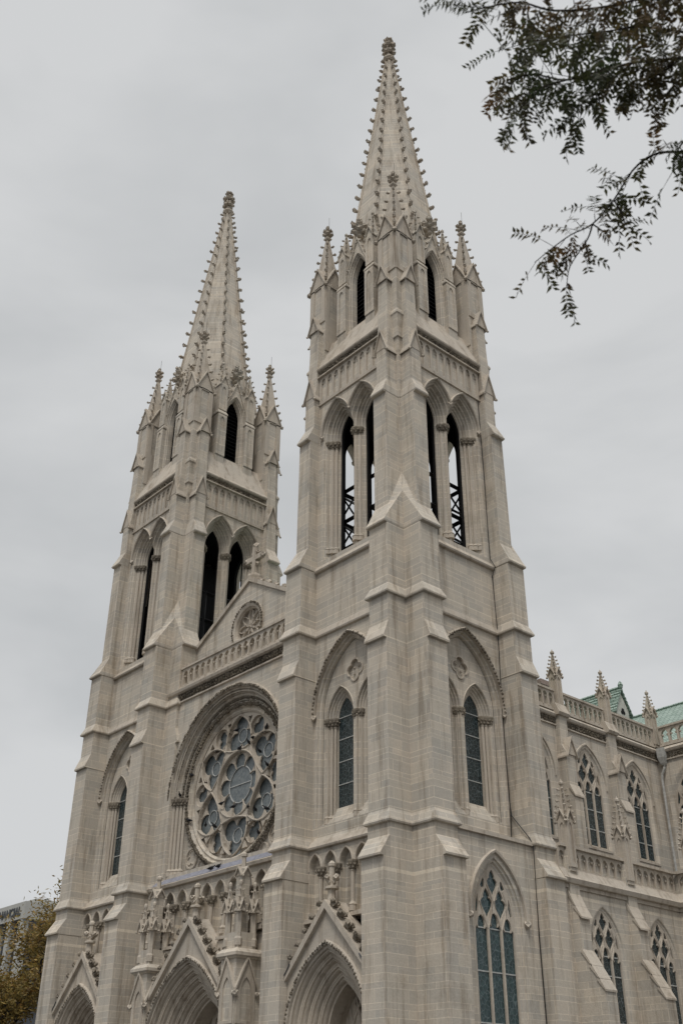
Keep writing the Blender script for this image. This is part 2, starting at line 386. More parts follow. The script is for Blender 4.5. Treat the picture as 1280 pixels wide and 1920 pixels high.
# ------------------------------------------------------------------ cathedral
cath = tag(empty('cathedral', None, (-8.8, 0, 0)), 'pale limestone gothic cathedral with two crocketed spires and a round rose window', 'cathedral')
cath.location = (0, 0, 0)
A0, B0, W0 = 3.393, 2.218, 3.41
CX = -8.81
SECT = [  # z, a, q, b, p, corner lift
    (0, 3.39, 0, 2.22, 4.86, 0), (10.02, 3.39, 0, 2.22, 4.86, 0), (10.04, 3.39, 0, 2.20, 5.0, 0), (10.11, 3.39, 0, 2.20, 5.01, 0), (10.8, 3.39, 0, 2.22, 4.53, 0),
    (11.24, 3.39, 0, 2.22, 4.53, 0), (11.26, 3.48, 0, 2.13, 4.66, 0), (11.32, 3.50, 0, 2.11, 4.68, 0), (11.75, 3.36, 0, 2.24, 4.49, 0),
    (18.45, 3.36, 0, 2.24, 4.49, 0), (18.47, 3.36, 0, 2.22, 4.63, 0), (18.54, 3.36, 0, 2.22, 4.65, 0), (19.25, 3.36, 0, 2.24, 4.36, 0),
    (20.45, 3.36, 0, 2.24, 4.36, 0), (20.47, 3.46, 0, 2.14, 4.51, 0), (20.54, 3.48, 0, 2.12, 4.53, 0), (20.95, 3.35, 0, 2.25, 4.33, 0),
    (23.80, 3.35, 0, 2.25, 4.33, 0), (23.82, 3.36, 0, 2.22, 4.48, 0), (23.89, 3.37, 0, 2.22, 4.50, 0), (24.10, 3.35, 0, 2.24, 4.38, 1.65), (24.95, 3.10, .04, 2.26, 3.98, 1.9),
    (30.97, 3.08, .07, 2.26, 3.98, 0), (30.99, 3.08, .07, 2.25, 4.15, 0), (31.06, 3.10, .07, 2.25, 4.17, 0), (31.95, 2.98, .18, 2.26, 3.76, 0),
    (33.70, 2.97, .20, 2.27, 3.76, 0), (33.9, 2.97, .24, 2.27, 3.76, 0), (34.5, 2.97, .26, 2.27, 3.64, 0), (35.95, 2.95, .42, 2.28, 3.62, 0), (36.0, 2.95, .46, 2.28, 3.62, 0), (36.12, 2.95, .46, 2.28, 3.62, 0),
    (36.35, 2.95, .35, 2.28, 3.60, 0), (38.3, 2.93, .36, 2.28, 3.56, 0)]
def corner_ring(z, a, q, b, p, lift):
    c0 = 2.05; Q = a + q
    return [(c0, c0, z), (c0, b, z), (c0 + .01, b, z), (p, b, z), (p, a, z), (Q, a, z + lift * .98), (Q, Q, z + lift), (a, Q, z + lift * .98), (a, p, z), (b, p, z), (b, c0 + .01, z), (b, c0, z)] if False else \
           [(c0, c0, z), (p, b, z), (p, a, z), (Q, a, z + lift * .98), (Q, Q, z + lift), (a, Q, z + lift * .98), (a, p, z), (b, p, z)]
def corner_pts(z, a, q, b, p, lift):
    Q = a + max(q, .004); c0 = 2.05
    return [(c0, c0, z), (c0, b, z), (p, b, z), (p, a, z), (Q, a, z + lift), (Q, Q, z + lift), (a, Q, z + lift), (a, p, z), (b, p, z), (b, c0, z)]

BELFRY_PROF = [(0, 0), (-.05, -.02), (-.08, -.11), (-.13, -.14), (-.15, -.24), (-.17, -.31), (-.24, -.34), (-.26, -.44), (-.33, -.46), (-.36, -.55), (-.43, -.57), (-.46, -.65), (-.53, -.67), (-.54, -.74)]
def twin(sg, z0, o_n=16):
    """one of two arches that meet over a recessed pier at u = 0"""
    base = arch(sg * .90, z0, 31.2, 1.06, 1.84, o_n)
    def path(o=0.0):
        P = base(o); c = (1.84 ** 2 - 1.06 ** 2) / 2.12; R_ = 1.06 + c + o; q = R_ * R_ - (.9 + c) ** 2
        if 1.06 + o <= .9: return P
        zi = 31.2 + sqrt(q)
        return [((0, zi) if u * sg < 0 or (abs(u) < 1e-9) else (u, z)) for u, z in P]
    return path
def tower(cx, cy, which):
    """which: 'near' or 'far' """
    root = MB()
    tw = None
    outer_k = 1 if which == 'near' else 3
    # --- corner buttresses
    body = MB()
    hood = Multi('h', 'smooth', ('mould',)); cols = Multi('c', 'smooth'); caps = Multi('c', 'carved'); strings = Multi('s', 'smooth', ('loft', 'box')); frieze = Multi('f', 'frieze'); gabs = Multi('g', 'smooth'); panels = Multi('p', 'smooth', ('plate',))
    butts = []
    for sx, sy in ((1, -1), (-1, -1), (1, 1), (-1, 1)):
        b = MB(lambda u, d, z, sx=sx, sy=sy: (cx + sx * u, cy + sy * d, z))
        b.loft([corner_pts(*s) for s in SECT])
        # upper turret block between 35 and 41.7
        b.loft([[(2.1, 2.1, z), (h, 2.1, z), (h, h, z), (2.1, h, z)] for z, h in ((34.6, 3.3), (41.75, 3.3))])
        butts.append(b)
    walls = body; shade_lin = MB()
    for k in range(4):
        f = frame(cx, cy, k); walls.at(f); strings.at(f); hood.at(f); cols.at(f); caps.at(f); frieze.at(f); gabs.at(f); panels.at(f)
        detail = k == 0 or (k == outer_k and which == 'near')
        W = 2.3
        # stage A
        if k == 0:
            P_r, P_h, P_z = 2.18, 3.1, 4.4
            walls.plate([(-W, 0), (W, 0), (W, 8.62), (-W, 8.62)], [arch(0, .01, P_z, 2.05, 2.9)(0)[::1]] if False else [], 1.6, 2.0)
            walls.plate([(-W, 8.62), (W, 8.62), (W, 11.24), (-W, 11.24)], [], 3.0, 3.33)
            # blind arcade
            a_h = [arch(-1.82 + .91 * i, 8.72, 10.5, .34, .56, 6)(0) for i in range(5)]
            walls.plate([(-W, 8.66), (W, 8.66), (W, 11.24), (-W, 11.24)], a_h, 3.335, 3.58)
            for i in range(5): hood.mould(arch(-1.82 + .91 * i, 10.45, 10.5, .34, .56, 6), [(.0, 3.585), (.02, 3.63), (.07, 3.63), (.09, 3.585)])
            for i in range(6):
                if 0 < i < 5: colonnette(cols, -2.275 + .91 * i, 3.66, 8.95, 10.08, .075, caps)
            strings.box(-W, W, 3.0, 3.78, 8.5, 8.64)
        elif k == outer_k:
            w_ = 4.34
            wh = arch(0.0 - .45, 1.5, 8.45, 1.62, 2.35, 12)
            pass
        else:
            walls.box(-W, W, 2.6, 3.40, 0, 11.24)
        if k == outer_k:
            walls.at(lambda u, d, z, f=f, sg=(1 if k == 1 else -1): f(u * sg, d, z)); hood.f = walls.f
            wh = arch(-.07, 2.0, 8.30, 1.40, 2.25, 12)
            walls.plate([(-2.25, 0), (2.25, 0), (2.25, 11.24), (-2.25, 11.24)], [wh(0)], 3.9, 4.34)
            walls.mould(wh, [(0, 4.34), (-.06, 4.33), (-.08, 4.26), (-.16, 4.25), (-.20, 4.18), (-.28, 4.16), (-.30, 3.95)])
            hood.mould(arch(-.07, 8.35, 8.30, 1.40, 2.25, 12), [(.10, 4.345), (.12, 4.44), (.2, 4.46), (.24, 4.345)])
            for u in (-.07 - 1.58, -.07 + 1.58): hood.blob((u, 4.42, 8.3), .15, .12, .15)
            strings.box(-2.2, 2.2, 3.3, 4.46, 11.24, 11.38)
            strings.loft([[(-2.2, 3.3, 11.381), (2.2, 3.3, 11.381), (2.2, 4.46, 11.381), (-2.2, 4.46, 11.381)], [(-2.2, 3.3, 11.62), (2.2, 3.3, 11.62), (2.2, 3.42, 11.62), (-2.2, 3.42, 11.62)]])
            walls.at(f); hood.at(f)
        # string z2
        if k != outer_k:
            strings.loft([[(-W, 2.8, z), (W, 2.8, z), (W, d, z), (-W, d, z)] for z, d in ((11.24, 3.68), (11.26, 3.72), (11.33, 3.74), (11.62, 3.5))])
        # stage BC, double lancet
        if detail:
            big = arch(0, 12.2, 16.9, 2.12, 3.15, 14)
            walls.plate([(-W, 11.4), (W, 11.4), (W, 20.45), (-W, 20.45)], [big(0)], 3.12, 3.41)
            walls.mould(big, [(0, 3.41), (-.05, 3.38), (-.07, 3.28), (-.13, 3.24), (-.15, 3.12)])
            hood.mould(arch(0, 16.85, 16.9, 2.12, 3.15, 14), [(.02, 3.415), (.03, 3.55), (.10, 3.60), (.14, 3.56), (.16, 3.415)])
            leafrow(frieze.at(f), arch(0, 16.95, 16.9, 2.12, 3.15, 30)(.07), .068, .16, 3.57, .01)
            for s_ in (-1, 1): hood.blob((s_ * 2.2, 3.52, 16.78), .14, .12, .16)
            # tympanum plate with twin arches and quatrefoil
            tw_a = [arch(s_ * .93, 12.3, 16.68, .88, 1.36, 10) for s_ in (-1, 1)]
            q = foil(0, 18.48, .47, 4, pi / 2, 6, .5)
            outerp = [(a, b) for a, b in big(-.15)]
            walls.plate(outerp, [tw_a[0](0), tw_a[1](0), q], 2.98, 3.10)
            walls.plate([(-.6, 17.9), (.6, 17.9), (.6, 19.05), (-.6, 19.05)], [], 2.9, 2.985)
            hood.mould(lambda o: foil(0, 18.48, .47 + o, 4, pi / 2, 6, .5), [(-.02, 3.08), (.0, 3.15), (.06, 3.15), (.08, 3.08)], True)
            for a4 in range(4): hood.blob((.2 * cos(pi / 4 + a4 * pi / 2), 3.0, 18.48 + .2 * sin(pi / 4 + a4 * pi / 2)), .06)
            for s_ in (-1, 1):
                a_ = tw_a[(s_ + 1) // 2]
                walls.mould(a_, [(0, 3.10), (-.03, 3.13), (-.06, 3.10), (-.07, 3.02), (-.13, 3.0), (-.15, 2.93), (-.21, 2.91), (-.24, 2.85), (-.30, 2.83), (-.33, 2.78), (-.37, 2.77), (-.38, 2.6)])
                for uu, dd in ((.83, 3.03), (.68, 2.95), (.55, 2.87)):
                    for sg in (-1, 1):
                        if sg == -s_:
                            if uu == .68: colonnette(cols, s_ * .93 - s_ * .72, 2.93, 12.6, 16.3, .05, caps)
                            continue
                        colonnette(cols, s_ * .93 + sg * uu, dd, 12.6, 16.3, .065, caps)
            colonnette(cols, 0, 3.02, 12.6, 16.3, .07, caps)
            # sloping sill
            walls.loft([[(-2.0, 2.5, 12.95), (2.0, 2.5, 12.95), (2.0, 2.78, 12.95), (-2.0, 2.78, 12.95)], [(-2.1, 2.5, 11.5), (2.1, 2.5, 11.5), (2.1, 3.55, 11.5), (-2.1, 3.55, 11.5)]])
        else:
            walls.box(-W, W, 2.6, 3.41, 11.4, 20.45)
        strings.loft([[(-W, 2.8, z), (W, 2.8, z), (W, d, z), (-W, d, z)] for z, d in ((20.45, 3.45), (20.47, 3.52), (20.54, 3.54), (20.85, 3.44))])
        walls.box(-W, W, 2.5, 3.43, 20.6, 23.75)
        strings.loft([[(-W, 2.5, z), (W, 2.5, z), (W, d, z), (-W, d, z)] for z, d in ((23.70, 3.5), (23.72, 3.57), (23.80, 3.60), (24.02, 3.47), (24.75, 2.75))])
        # belfry
        bar_ = [twin(s_, 24.3) for s_ in (-1, 1)]
        Lp = bar_[0](0); Rp = bar_[1](0)
        Lh = [p for p in Lp if p != Lp[-1]] + [Lp[-1]]
        outline = []
        for p in Lp + Rp:
            if not outline or hypot(p[0] - outline[-1][0], p[1] - outline[-1][1]) > 1e-6: outline.append(p)
        walls.plate([(-W, 24.0), (W, 24.0), (W, 35.4), (-W, 35.4)], [outline], 3.25, 3.41)
        shade_lin.at(f).plate([(-2.5, 24.1), (2.5, 24.1), (2.5, 33.2), (-2.5, 33.2)], [bar_[0](-.52), bar_[1](-.52)], 2.5, 2.662)  # black inner sheet: belfry interior shade put into the colour
        for s_ in (-1, 1):
            a_ = bar_[(s_ + 1) // 2]
            walls.mould(a_, [(o, 3.41 + d) for o, d in BELFRY_PROF])
            hood.mould(twin(s_, 31.15), [(-.01, 3.412), (.0, 3.53), (.05, 3.57), (.09, 3.53), (.10, 3.412)])
            if k in (0, 1):
                for uu, dd in ((1.86, 3.14), (1.69, 3.0), (1.54, 2.87), (.17, 2.88)): colonnette(cols, s_ * uu, dd, 25.0, 30.55, .07, caps)
        if k in (0, 1): colonnette(cols, 0, 3.03, 25.0, 30.55, .085, caps)
        hood.cut()
        for u in (-1.97, 0, 1.97): hood.blob((u, 3.5, 31.2 if u else 32.0), .13, .11, .15)
        strings.box(-W, W, 3.3, 3.50, 33.30, 33.40)
        # panels
        ph = [arch(-1.92 + .48 * i, 33.52, 34.6, .17, .30, 5)(0) for i in range(9)]
        panels.plate([(-2.22, 33.42), (2.22, 33.42), (2.22, 35.0), (-2.22, 35.0)], ph, 3.412, 3.49)
        for i in range(9):
            u = -1.92 + .48 * i
            for s_ in (-1, 1): panels.blob((u + s_ * .12, 3.45, 34.66), .05, .03, .06, .1)
        strings.box(-W, W, 3.3, 3.62, 35.0, 35.07)
        strings.box(-W, W, 3.3, 3.46, 35.07, 35.42)
        for r_ in range(2):
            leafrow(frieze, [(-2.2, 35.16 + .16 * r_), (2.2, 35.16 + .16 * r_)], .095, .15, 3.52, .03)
        strings.loft([[(-W, 2.4, z), (W, 2.4, z), (W, d, z), (-W, d, z)] for z, d in ((35.42, 3.56), (35.48, 3.64), (35.56, 3.66), (35.72, 3.54), (37.7, 2.78))])
        # string returns between the buttress gablets
        for s_ in (-1, 1):
            # gablets on the buttresses  (front-projecting ones)
            u0, u1 = sorted((s_ * 2.27, s_ * 2.99))
            gable(gabs, u0, u1, 3.0, 3.80, 33.85, 34.95, .08, .09, .085)
            gable(gabs, u0 + .0, u1, 2.9, 3.66, 38.35, 39.3, .06, .08, .07)
            gabs.plate(arch((u0 + u1) / 2, 34.9, 34.95, .01, .02, 2)(0), [], 3.6, 3.61) if False else None
            # blind panel on turret faces
            pu = s_ * 2.7; cut(gabs)
            gabs.plate([(pu - .6, 39.0), (pu + .6, 39.0), (pu + .6, 41.7), (pu - .6, 41.7)], [arch(pu, 39.3, 41.35, .3, .75, 6)(0)], 3.302, 3.36)
            gable(gabs, pu - .6, pu + .6, 2.7, 3.36, 41.7, 43.0, .06, .10, .11)
    for s_x in (-1, 1):
        for s_y in (-1, 1):
            # inner faces of turrets: simple gables so that the turret is closed on four sides
            tx, ty = cx + s_x * 2.7, cy + s_y * 2.7
            for kk in range(4):
                ff = frame(tx, ty, kk); gabs.at(ff)
                if (kk == 0 and s_y > 0) or (kk == 2 and s_y < 0) or (kk == 1 and s_x < 0) or (kk == 3 and s_x > 0):
                    cut(gabs); gabs.plate([(-.6, 37.0), (.6, 37.0), (.6, 41.7), (-.6, 41.7)], [arch(0, 39.3, 41.35, .3, .75, 6)(0)], .602, .65)
                    gable(gabs, -.6, .6, 0, .65, 41.7, 43.0, .06, .10, .11)
    # solid floor; black ceiling and floor sheet stand in for shade inside
    walls.at(lambda u, d, z: (cx + u, cy + d, z))
    walls.box(-2.4, 2.4, -2.4, 2.4, 23.2, 24.1); shade_lin.at(walls.f).box(-2.5, 2.5, -2.5, 2.5, 33.1, 34.0); shade_lin.box(-2.4, 2.4, -2.4, 2.4, 24.101, 24.16)
    tw = walls.build('bell_tower', 'ashlar', cath)
    shade_lin.build('belfry_shade_lining', 'dark', tw)  # added black sheets that keep the belfry interior dark
    for b in butts: b.build('buttress', 'ashlar', tw)
    strings.build('string_course', 'smooth', tw); hood.build('hood_moulding', 'smooth', tw)
    cols.build('colonnette', 'smooth', tw)
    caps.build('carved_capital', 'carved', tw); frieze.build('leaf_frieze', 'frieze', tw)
    gabs.build('gablet', 'smooth', tw); panels.build('blind_panelling', 'smooth', tw)
    tag(tw, 'nearer bell tower with side aisle behind it' if which == 'near' else 'farther bell tower on the left of the front')
    # turrets' spirelets
    for s_x in (-1, 1):
        for s_y in (-1, 1):
            mb = MB(); x, y = cx + s_x * 2.7, cy + s_y * 2.7
            spirelet(mb, x, y, 41.9, 45.9, .52, 6, .23)
            mb.lathe(x, y, [(.16, 45.72), (.24, 45.80), (.24, 45.88), (.12, 45.95)], 4, pi / 4)
            o = mb.build('corner_pinnacle', 'smooth', cath)
            m2 = MB(); finial(m2, x, y, 45.85, 1.05); m2.build('finial', 'smooth', o)
            m3 = MB(); m3.tube([(x + .12, y, 46.6), (x + .12, y, 47.5)], .012, 4); m3.build('lightning_rod', 'cable', o)
    # lantern
    lan = MB(); lcols = MB(); louv = []
    ap = 2.62; hs = ap * math.tan(pi / 8)
    for k in range(4):
        f = frame(cx, cy, k); lan.at(f)
        op = arch(0, 37.7, 41.0, .72, 1.64, 10)
        lan.plate([(-1.3, 36.5), (1.3, 36.5), (1.3, 43.0), (-1.3, 43.0)], [op(0)], 2.55, 2.8)
        lan.mould(op, [(0, 2.8), (-.05, 2.77), (-.07, 2.70), (-.12, 2.67), (-.13, 2.6), (-.16, 2.5), (-.17, 2.4)])
        lan.mould(arch(0, 41.0, 41.0, .72, 1.64, 10), [(.03, 2.802), (.04, 2.88), (.1, 2.88), (.12, 2.802)])
        # steep gable over the opening
        gz0, gz1, gw = 41.4, 43.75, .86
        gop = arch(0, 41.0, 41.0, .72, 1.64, 10)
        lan.plate([(-gw * .5, 42.62), (0, gz1), (gw * .5, 42.62)], [], 2.2, 2.5)
        inner = [(a, b) for a, b in gop(0.0) if b >= 41.0]
        lan.plate([(-gw, 41.0)] + [(-gw, gz0), (0, gz1), (gw, gz0), (gw, 41.0)] + inner[::-1][:-0 or None], [], 2.5, 2.84)
        lan.plate([(-gw - .05, gz0 - .12), (-gw - .05, gz0 + .02), (0, gz1 + .16), (gw + .05, gz0 + .02), (gw + .05, gz0 - .12), (0, gz1)], [], 2.2, 2.93)
        for i in range(4):
            t = (i + .5) / 4.2
            for s_ in (-1, 1): lan.blob((s_ * gw * (1 - t), 2.85, gz0 + (gz1 - gz0) * t + .2), .11, .1, .12, .35)
        # flanking buttresses with pinnacles
        for s_ in (-1, 1):
            u = s_ * 1.08
            lan.box(u - .33, u + .33, 2.3, 3.02, 35.9, 40.7)
            lan.loft([[(u - e, 2.3, z), (u + e, 2.3, z), (u + e, d, z), (u - e, d, z)] for z, e, d in ((40.7, .38, 3.08), (40.78, .38, 3.08), (41.0, .31, 2.97))])
            lan.box(u - .3, u + .3, 2.3, 2.96, 41.0, 43.05)
            lan.plate([(u - .3, 41.05), (u + .3, 41.05), (u + .3, 43.1), (u - .3, 43.1)], [arch(u, 41.2, 42.6, .15, .3, 5)(0)], 2.962, 3.01)
            lan.plate([(u - .33, 37.6), (u + .33, 37.6), (u + .33, 40.65), (u - .33, 40.65)], [arch(u, 37.8, 40.2, .16, .3, 5)(0)], 3.022, 3.07)
            gable(lan, u - .3, u + .3, 2.4, 3.0, 43.05, 43.75, .04, .07, .07)
            spirelet(lan, u, 2.7, 43.1, 44.9, .24, 4, .17)
            lan.blob((u, 2.7, 44.95), .1, .1, .13)
        finial(lan.at(f), 0, 2.72, 43.85, 1.55)
        lv = MB(f)
        for i in range(18): lv.loft([[(-.7, 2.12, 37.7 + i * .27), (.7, 2.12, 37.7 + i * .27), (.7, 2.34, 37.6 + i * .27), (-.7, 2.34, 37.6 + i * .27)], [(-.7, 2.12, 37.73 + i * .27), (.7, 2.12, 37.73 + i * .27), (.7, 2.34, 37.63 + i * .27), (-.7, 2.34, 37.63 + i * .27)]])
        lv.box(-.75, .75, 1.98, 2.08, 37.3, 42.9); lv.box(-.8, -.72, 1.98, 2.56, 37.3, 42.9); lv.box(.72, .8, 1.98, 2.56, 37.3, 42.9); lv.box(-.8, .8, 1.98, 2.56, 42.7, 42.8)  # black boxes added behind the slats as the lantern's inner darkness
        louv.append(lv)
    lan.at(lambda u, d, z: (cx + u, cy + d, z))
    octr = lambda r, z: [(r * cos(pi / 8 + k * pi / 4), r * sin(pi / 8 + k * pi / 4), z) for k in range(8)]
    lan.loft([octr(2.62 / cos(pi / 8), z) for z in (35.0, 37.4)])
    for k in range(4):
        a = pi / 4 + k * pi / 2; c_, s2 = cos(a), sin(a)
        lan.f = lambda u, d, z, c_=c_, s2=s2: (cx + d * c_ - u * s2, cy + d * s2 + u * c_, z)
        lan.box(-.93, .93, 1.75, 1.92, 37.0, 43.2)
    ln = lan.build('lantern', 'ashlar', cath)
    for lv in louv: lv.build('louvre', 'dark', ln)
    # spire
    sp = MB(lambda u, d, z: (cx + u, cy + d, z))
    zb, zt, rb, rt = 42.8, 61.85, 2.66, .20
    sp.loft([octr(r, z) for r, z in ((rb + .1, zb), (rb, zb + .3), (rt, zt))])
    s_o = sp.build('spire', 'ashlar', cath)
    for k in range(8):
        a = pi / 8 + k * pi / 4; rib = MB()
        rib.tube([(cx + (r + .02) * cos(a), cy + (r + .02) * sin(a), z) for r, z in ((rb, zb + .3), (rt, zt))], [.085, .045], 6)
        nC = 18
        for i in range(nC):
            t = (i + .6) / nC; t = t ** .96
            z = zb + .3 + (zt - zb - .4) * t; r = rb + (rt - rb) * t + .05
            crocket(rib, (cx + r * cos(a), cy + r * sin(a), z), (cos(a), sin(a)), .32 - .08 * t)
        rib.build('crocketed_rib', 'smooth', s_o)
    fm = MB(); x, y = cx, cy
    fm.lathe(x, y, [(.3, 61.6), (.42, 61.75), (.42, 61.85), (.24, 62.0), (.16, 62.1), (.15, 63.7), (.02, 64.05)], 8)
    for zz, q, s in ((62.45, .30, .17), (62.75, .18, .14), (63.1, .33, .18), (63.4, .2, .13), (63.75, .2, .14)):
        for k in range(6): a = 2 * pi * k / 6 + zz; fm.blob((x + cos(a) * q, y + sin(a) * q, zz), s, s, s * .85, .3)
    fm.build('finial', 'smooth', s_o)
    # bell frame inside the belfry
    bf = MB(lambda u, d, z: (cx + u, cy + d, z))
    def beam(a, b, w=.11): bf.tube([a, b], w, 4)
    for x in (-2.05, -.7, .7, 2.05):
        for y in (-2.05, 2.05): beam((x, y, 24.1), (x, y, 28.7), .15); beam((y, x, 24.1), (y, x, 28.7), .15)
    for z in (25.4, 26.9, 28.6):
        for s_ in (-2.05, 2.05): beam((-2.1, s_, z), (2.1, s_, z), .13); beam((s_, -2.1, z), (s_, 2.1, z), .13)
    for s_ in (-2.05, 2.05):
        for z in (24.2, 25.6, 27.2):
            for a0, a1 in ((-2.05, -.7), (.7, 2.05)): beam((a0, s_, z), (a1, s_, z + 1.2), .06); beam((s_, a0, z + 1.2), (s_, a1, z), .06); beam((a0, s_, z + 1.2), (a1, s_, z), .06)
    bf.lathe(0, 0, [(.1, 28.2), (.35, 28.1), (.45, 27.6), (.6, 27.0), (.85, 26.6), (.85, 26.5)], 14)
    if which == 'far':
        bf.box(-1.9, -.3, -1.2, 1.9, 24.1, 31.8)  # solid black block, added so the far openings read as dark
    bf.build('bell_frame', 'steel', cath)
    # lancet windows (glass + bars) and big aisle window in the outer side
    for k in ((0, 1) if which == 'near' else (0,)):
        f = frame(cx, cy, k)
        for s_ in (-1, 1):
            w = MB(f); a_ = arch(s_ * .93, 12.9, 16.68, .88, 1.36, 10)
            w.plate(a_(-.36), [a_(-.40)], 2.72, 2.765)
            o = w.build('lancet_window', 'smooth', cath)
            gl = MB(f); gl.plate(a_(-.37), [], 2.68, 2.72); gl.build('glass', 'glass', o)
            bs = Multi('b', 'bar', ('box',), f)
            for z in (13.9, 14.85, 15.8, 16.75): bs.box(s_ * .93 - .49, s_ * .93 + .49, 2.723, 2.745, z - .018, z + .018)
            bs.build('saddle_bar', 'bar', o)
    return tw

def tracery_window(f, u0, z0, zs, r, h, d, name='tracery_window', glass='glass', bars=(), sill=None):
    """three lights, two soufflets and one above"""
    a_ = arch(u0, z0, zs, r, h, 12)
    mw = r * 2 / 3; lw = mw * .435
    holes = []
    hs_ = zs - h * .12
    for i in (-1, 0, 1):
        holes.append(trefarch(u0 + i * mw * .97, z0 + .12, hs_ - .25 + (.12 if i == 0 else 0), lw, h * .32, 5))
    def souf(uc, zc, w, hh, rot=0, n=5):
        P = []
        # pointed bottom, cusped sides, pointed top
        side = [(0, -1), (.32, -.62), (.62, -.42), (.95, -.12), (.98, .12), (.72, .3), (.52, .36), (.55, .5), (.35, .74), (0, 1)]
        pts = side + [(-a, b) for a, b in side[1:-1][::-1]]
        c_, s2 = cos(rot), sin(rot)
        return [(uc + a * w * c_ - b * hh * s2, zc + a * w * s2 + b * hh * c_) for a, b in pts]
    zb = zs + h * .02
    for s_ in (-1, 1): holes.append(souf(u0 + s_ * mw * .50, zs + h * .285, lw * .98, h * .285))
    holes.append(souf(u0, zs + h * .675, lw * .86, h * .255))
    for s_ in (-1, 1):
        holes.append([(u0 + s_ * x, zs + z) for x, z in ((r * .80, h * .10), (r * .90, h * .12), (r * .84, h * .32), (r * .76, h * .44), (r * .73, h * .24))])
        holes.append([(u0 + s_ * x, zs + z) for x, z in ((r * .40, h * .60), (r * .50, h * .54), (r * .60, h * .60), (r * .46, h * .74), (r * .40, h * .72))])
    w = MB(f)
    w.plate(a_(0), holes, d - .07, d)
    o = w.build(name, 'smooth', cath)
    # raised mullion ribs for relief
    rb_ = MB(f)
    for s_ in (-1, 1):
        rb_.tube([(u0 + s_ * mw * .485, d + .0, z0 + .1), (u0 + s_ * mw * .485, d + .0, hs_ - .1)], .042, 6)
        rb_.tube([(u0 + s_ * mw * .485, d + .0, hs_ - .1), (u0 + s_ * mw * .2, d + .0, zs + h * .12), (u0 + s_ * mw * .05, d + .0, zs + h * .35), (u0 + s_ * mw * .3, d + .0, zs + h * .55), (u0 + s_ * mw * .42, d + .0, zs + h * .64)], .04, 6)
        rb_.tube([(u0 + s_ * mw * .485, d + .0, hs_ - .1), (u0 + s_ * mw * .80, d + .0, zs + h * .08), (u0 + s_ * mw * 1.02, d + .0, zs + h * .3), (u0 + s_ * mw * .75, d + .0, zs + h * .55)], .04, 6)
    rb_.build('mullion', 'smooth', o)
    gl = MB(f); gl.plate(a_(-.02), [], d - .11, d - .075); gl.build('glass', glass, o)
    bs = Multi('b', 'bar', ('box',), f)
    for z in bars: bs.box(u0 - r * .96, u0 + r * .96, d - .073, d - .05, z - .022, z + .022)
    bs.build('saddle_bar', 'bar', o)
    return o

tower(0, 0, 'near')
tower(-17.62, 0, 'far')
# tall aisle-height window in the near tower's side, and its twin on the far side
_fs = frame(0, 0, 1)
tag(tracery_window(_fs, -.07, 2.2, 8.30, 1.12, 1.93, 4.15, 'tracery_window', 'glass_aisle', (4.9, 6.55, 8.0)), 'tall three light window low in the near tower')
_ff = frame(-17.62, 0, 3)
tracery_window(lambda u, d, z: _ff(-u, d, z), -.07, 2.2, 8.30, 1.12, 1.93, 4.15, 'tracery_window', 'glass_aisle', (4.9, 6.55, 8.0))

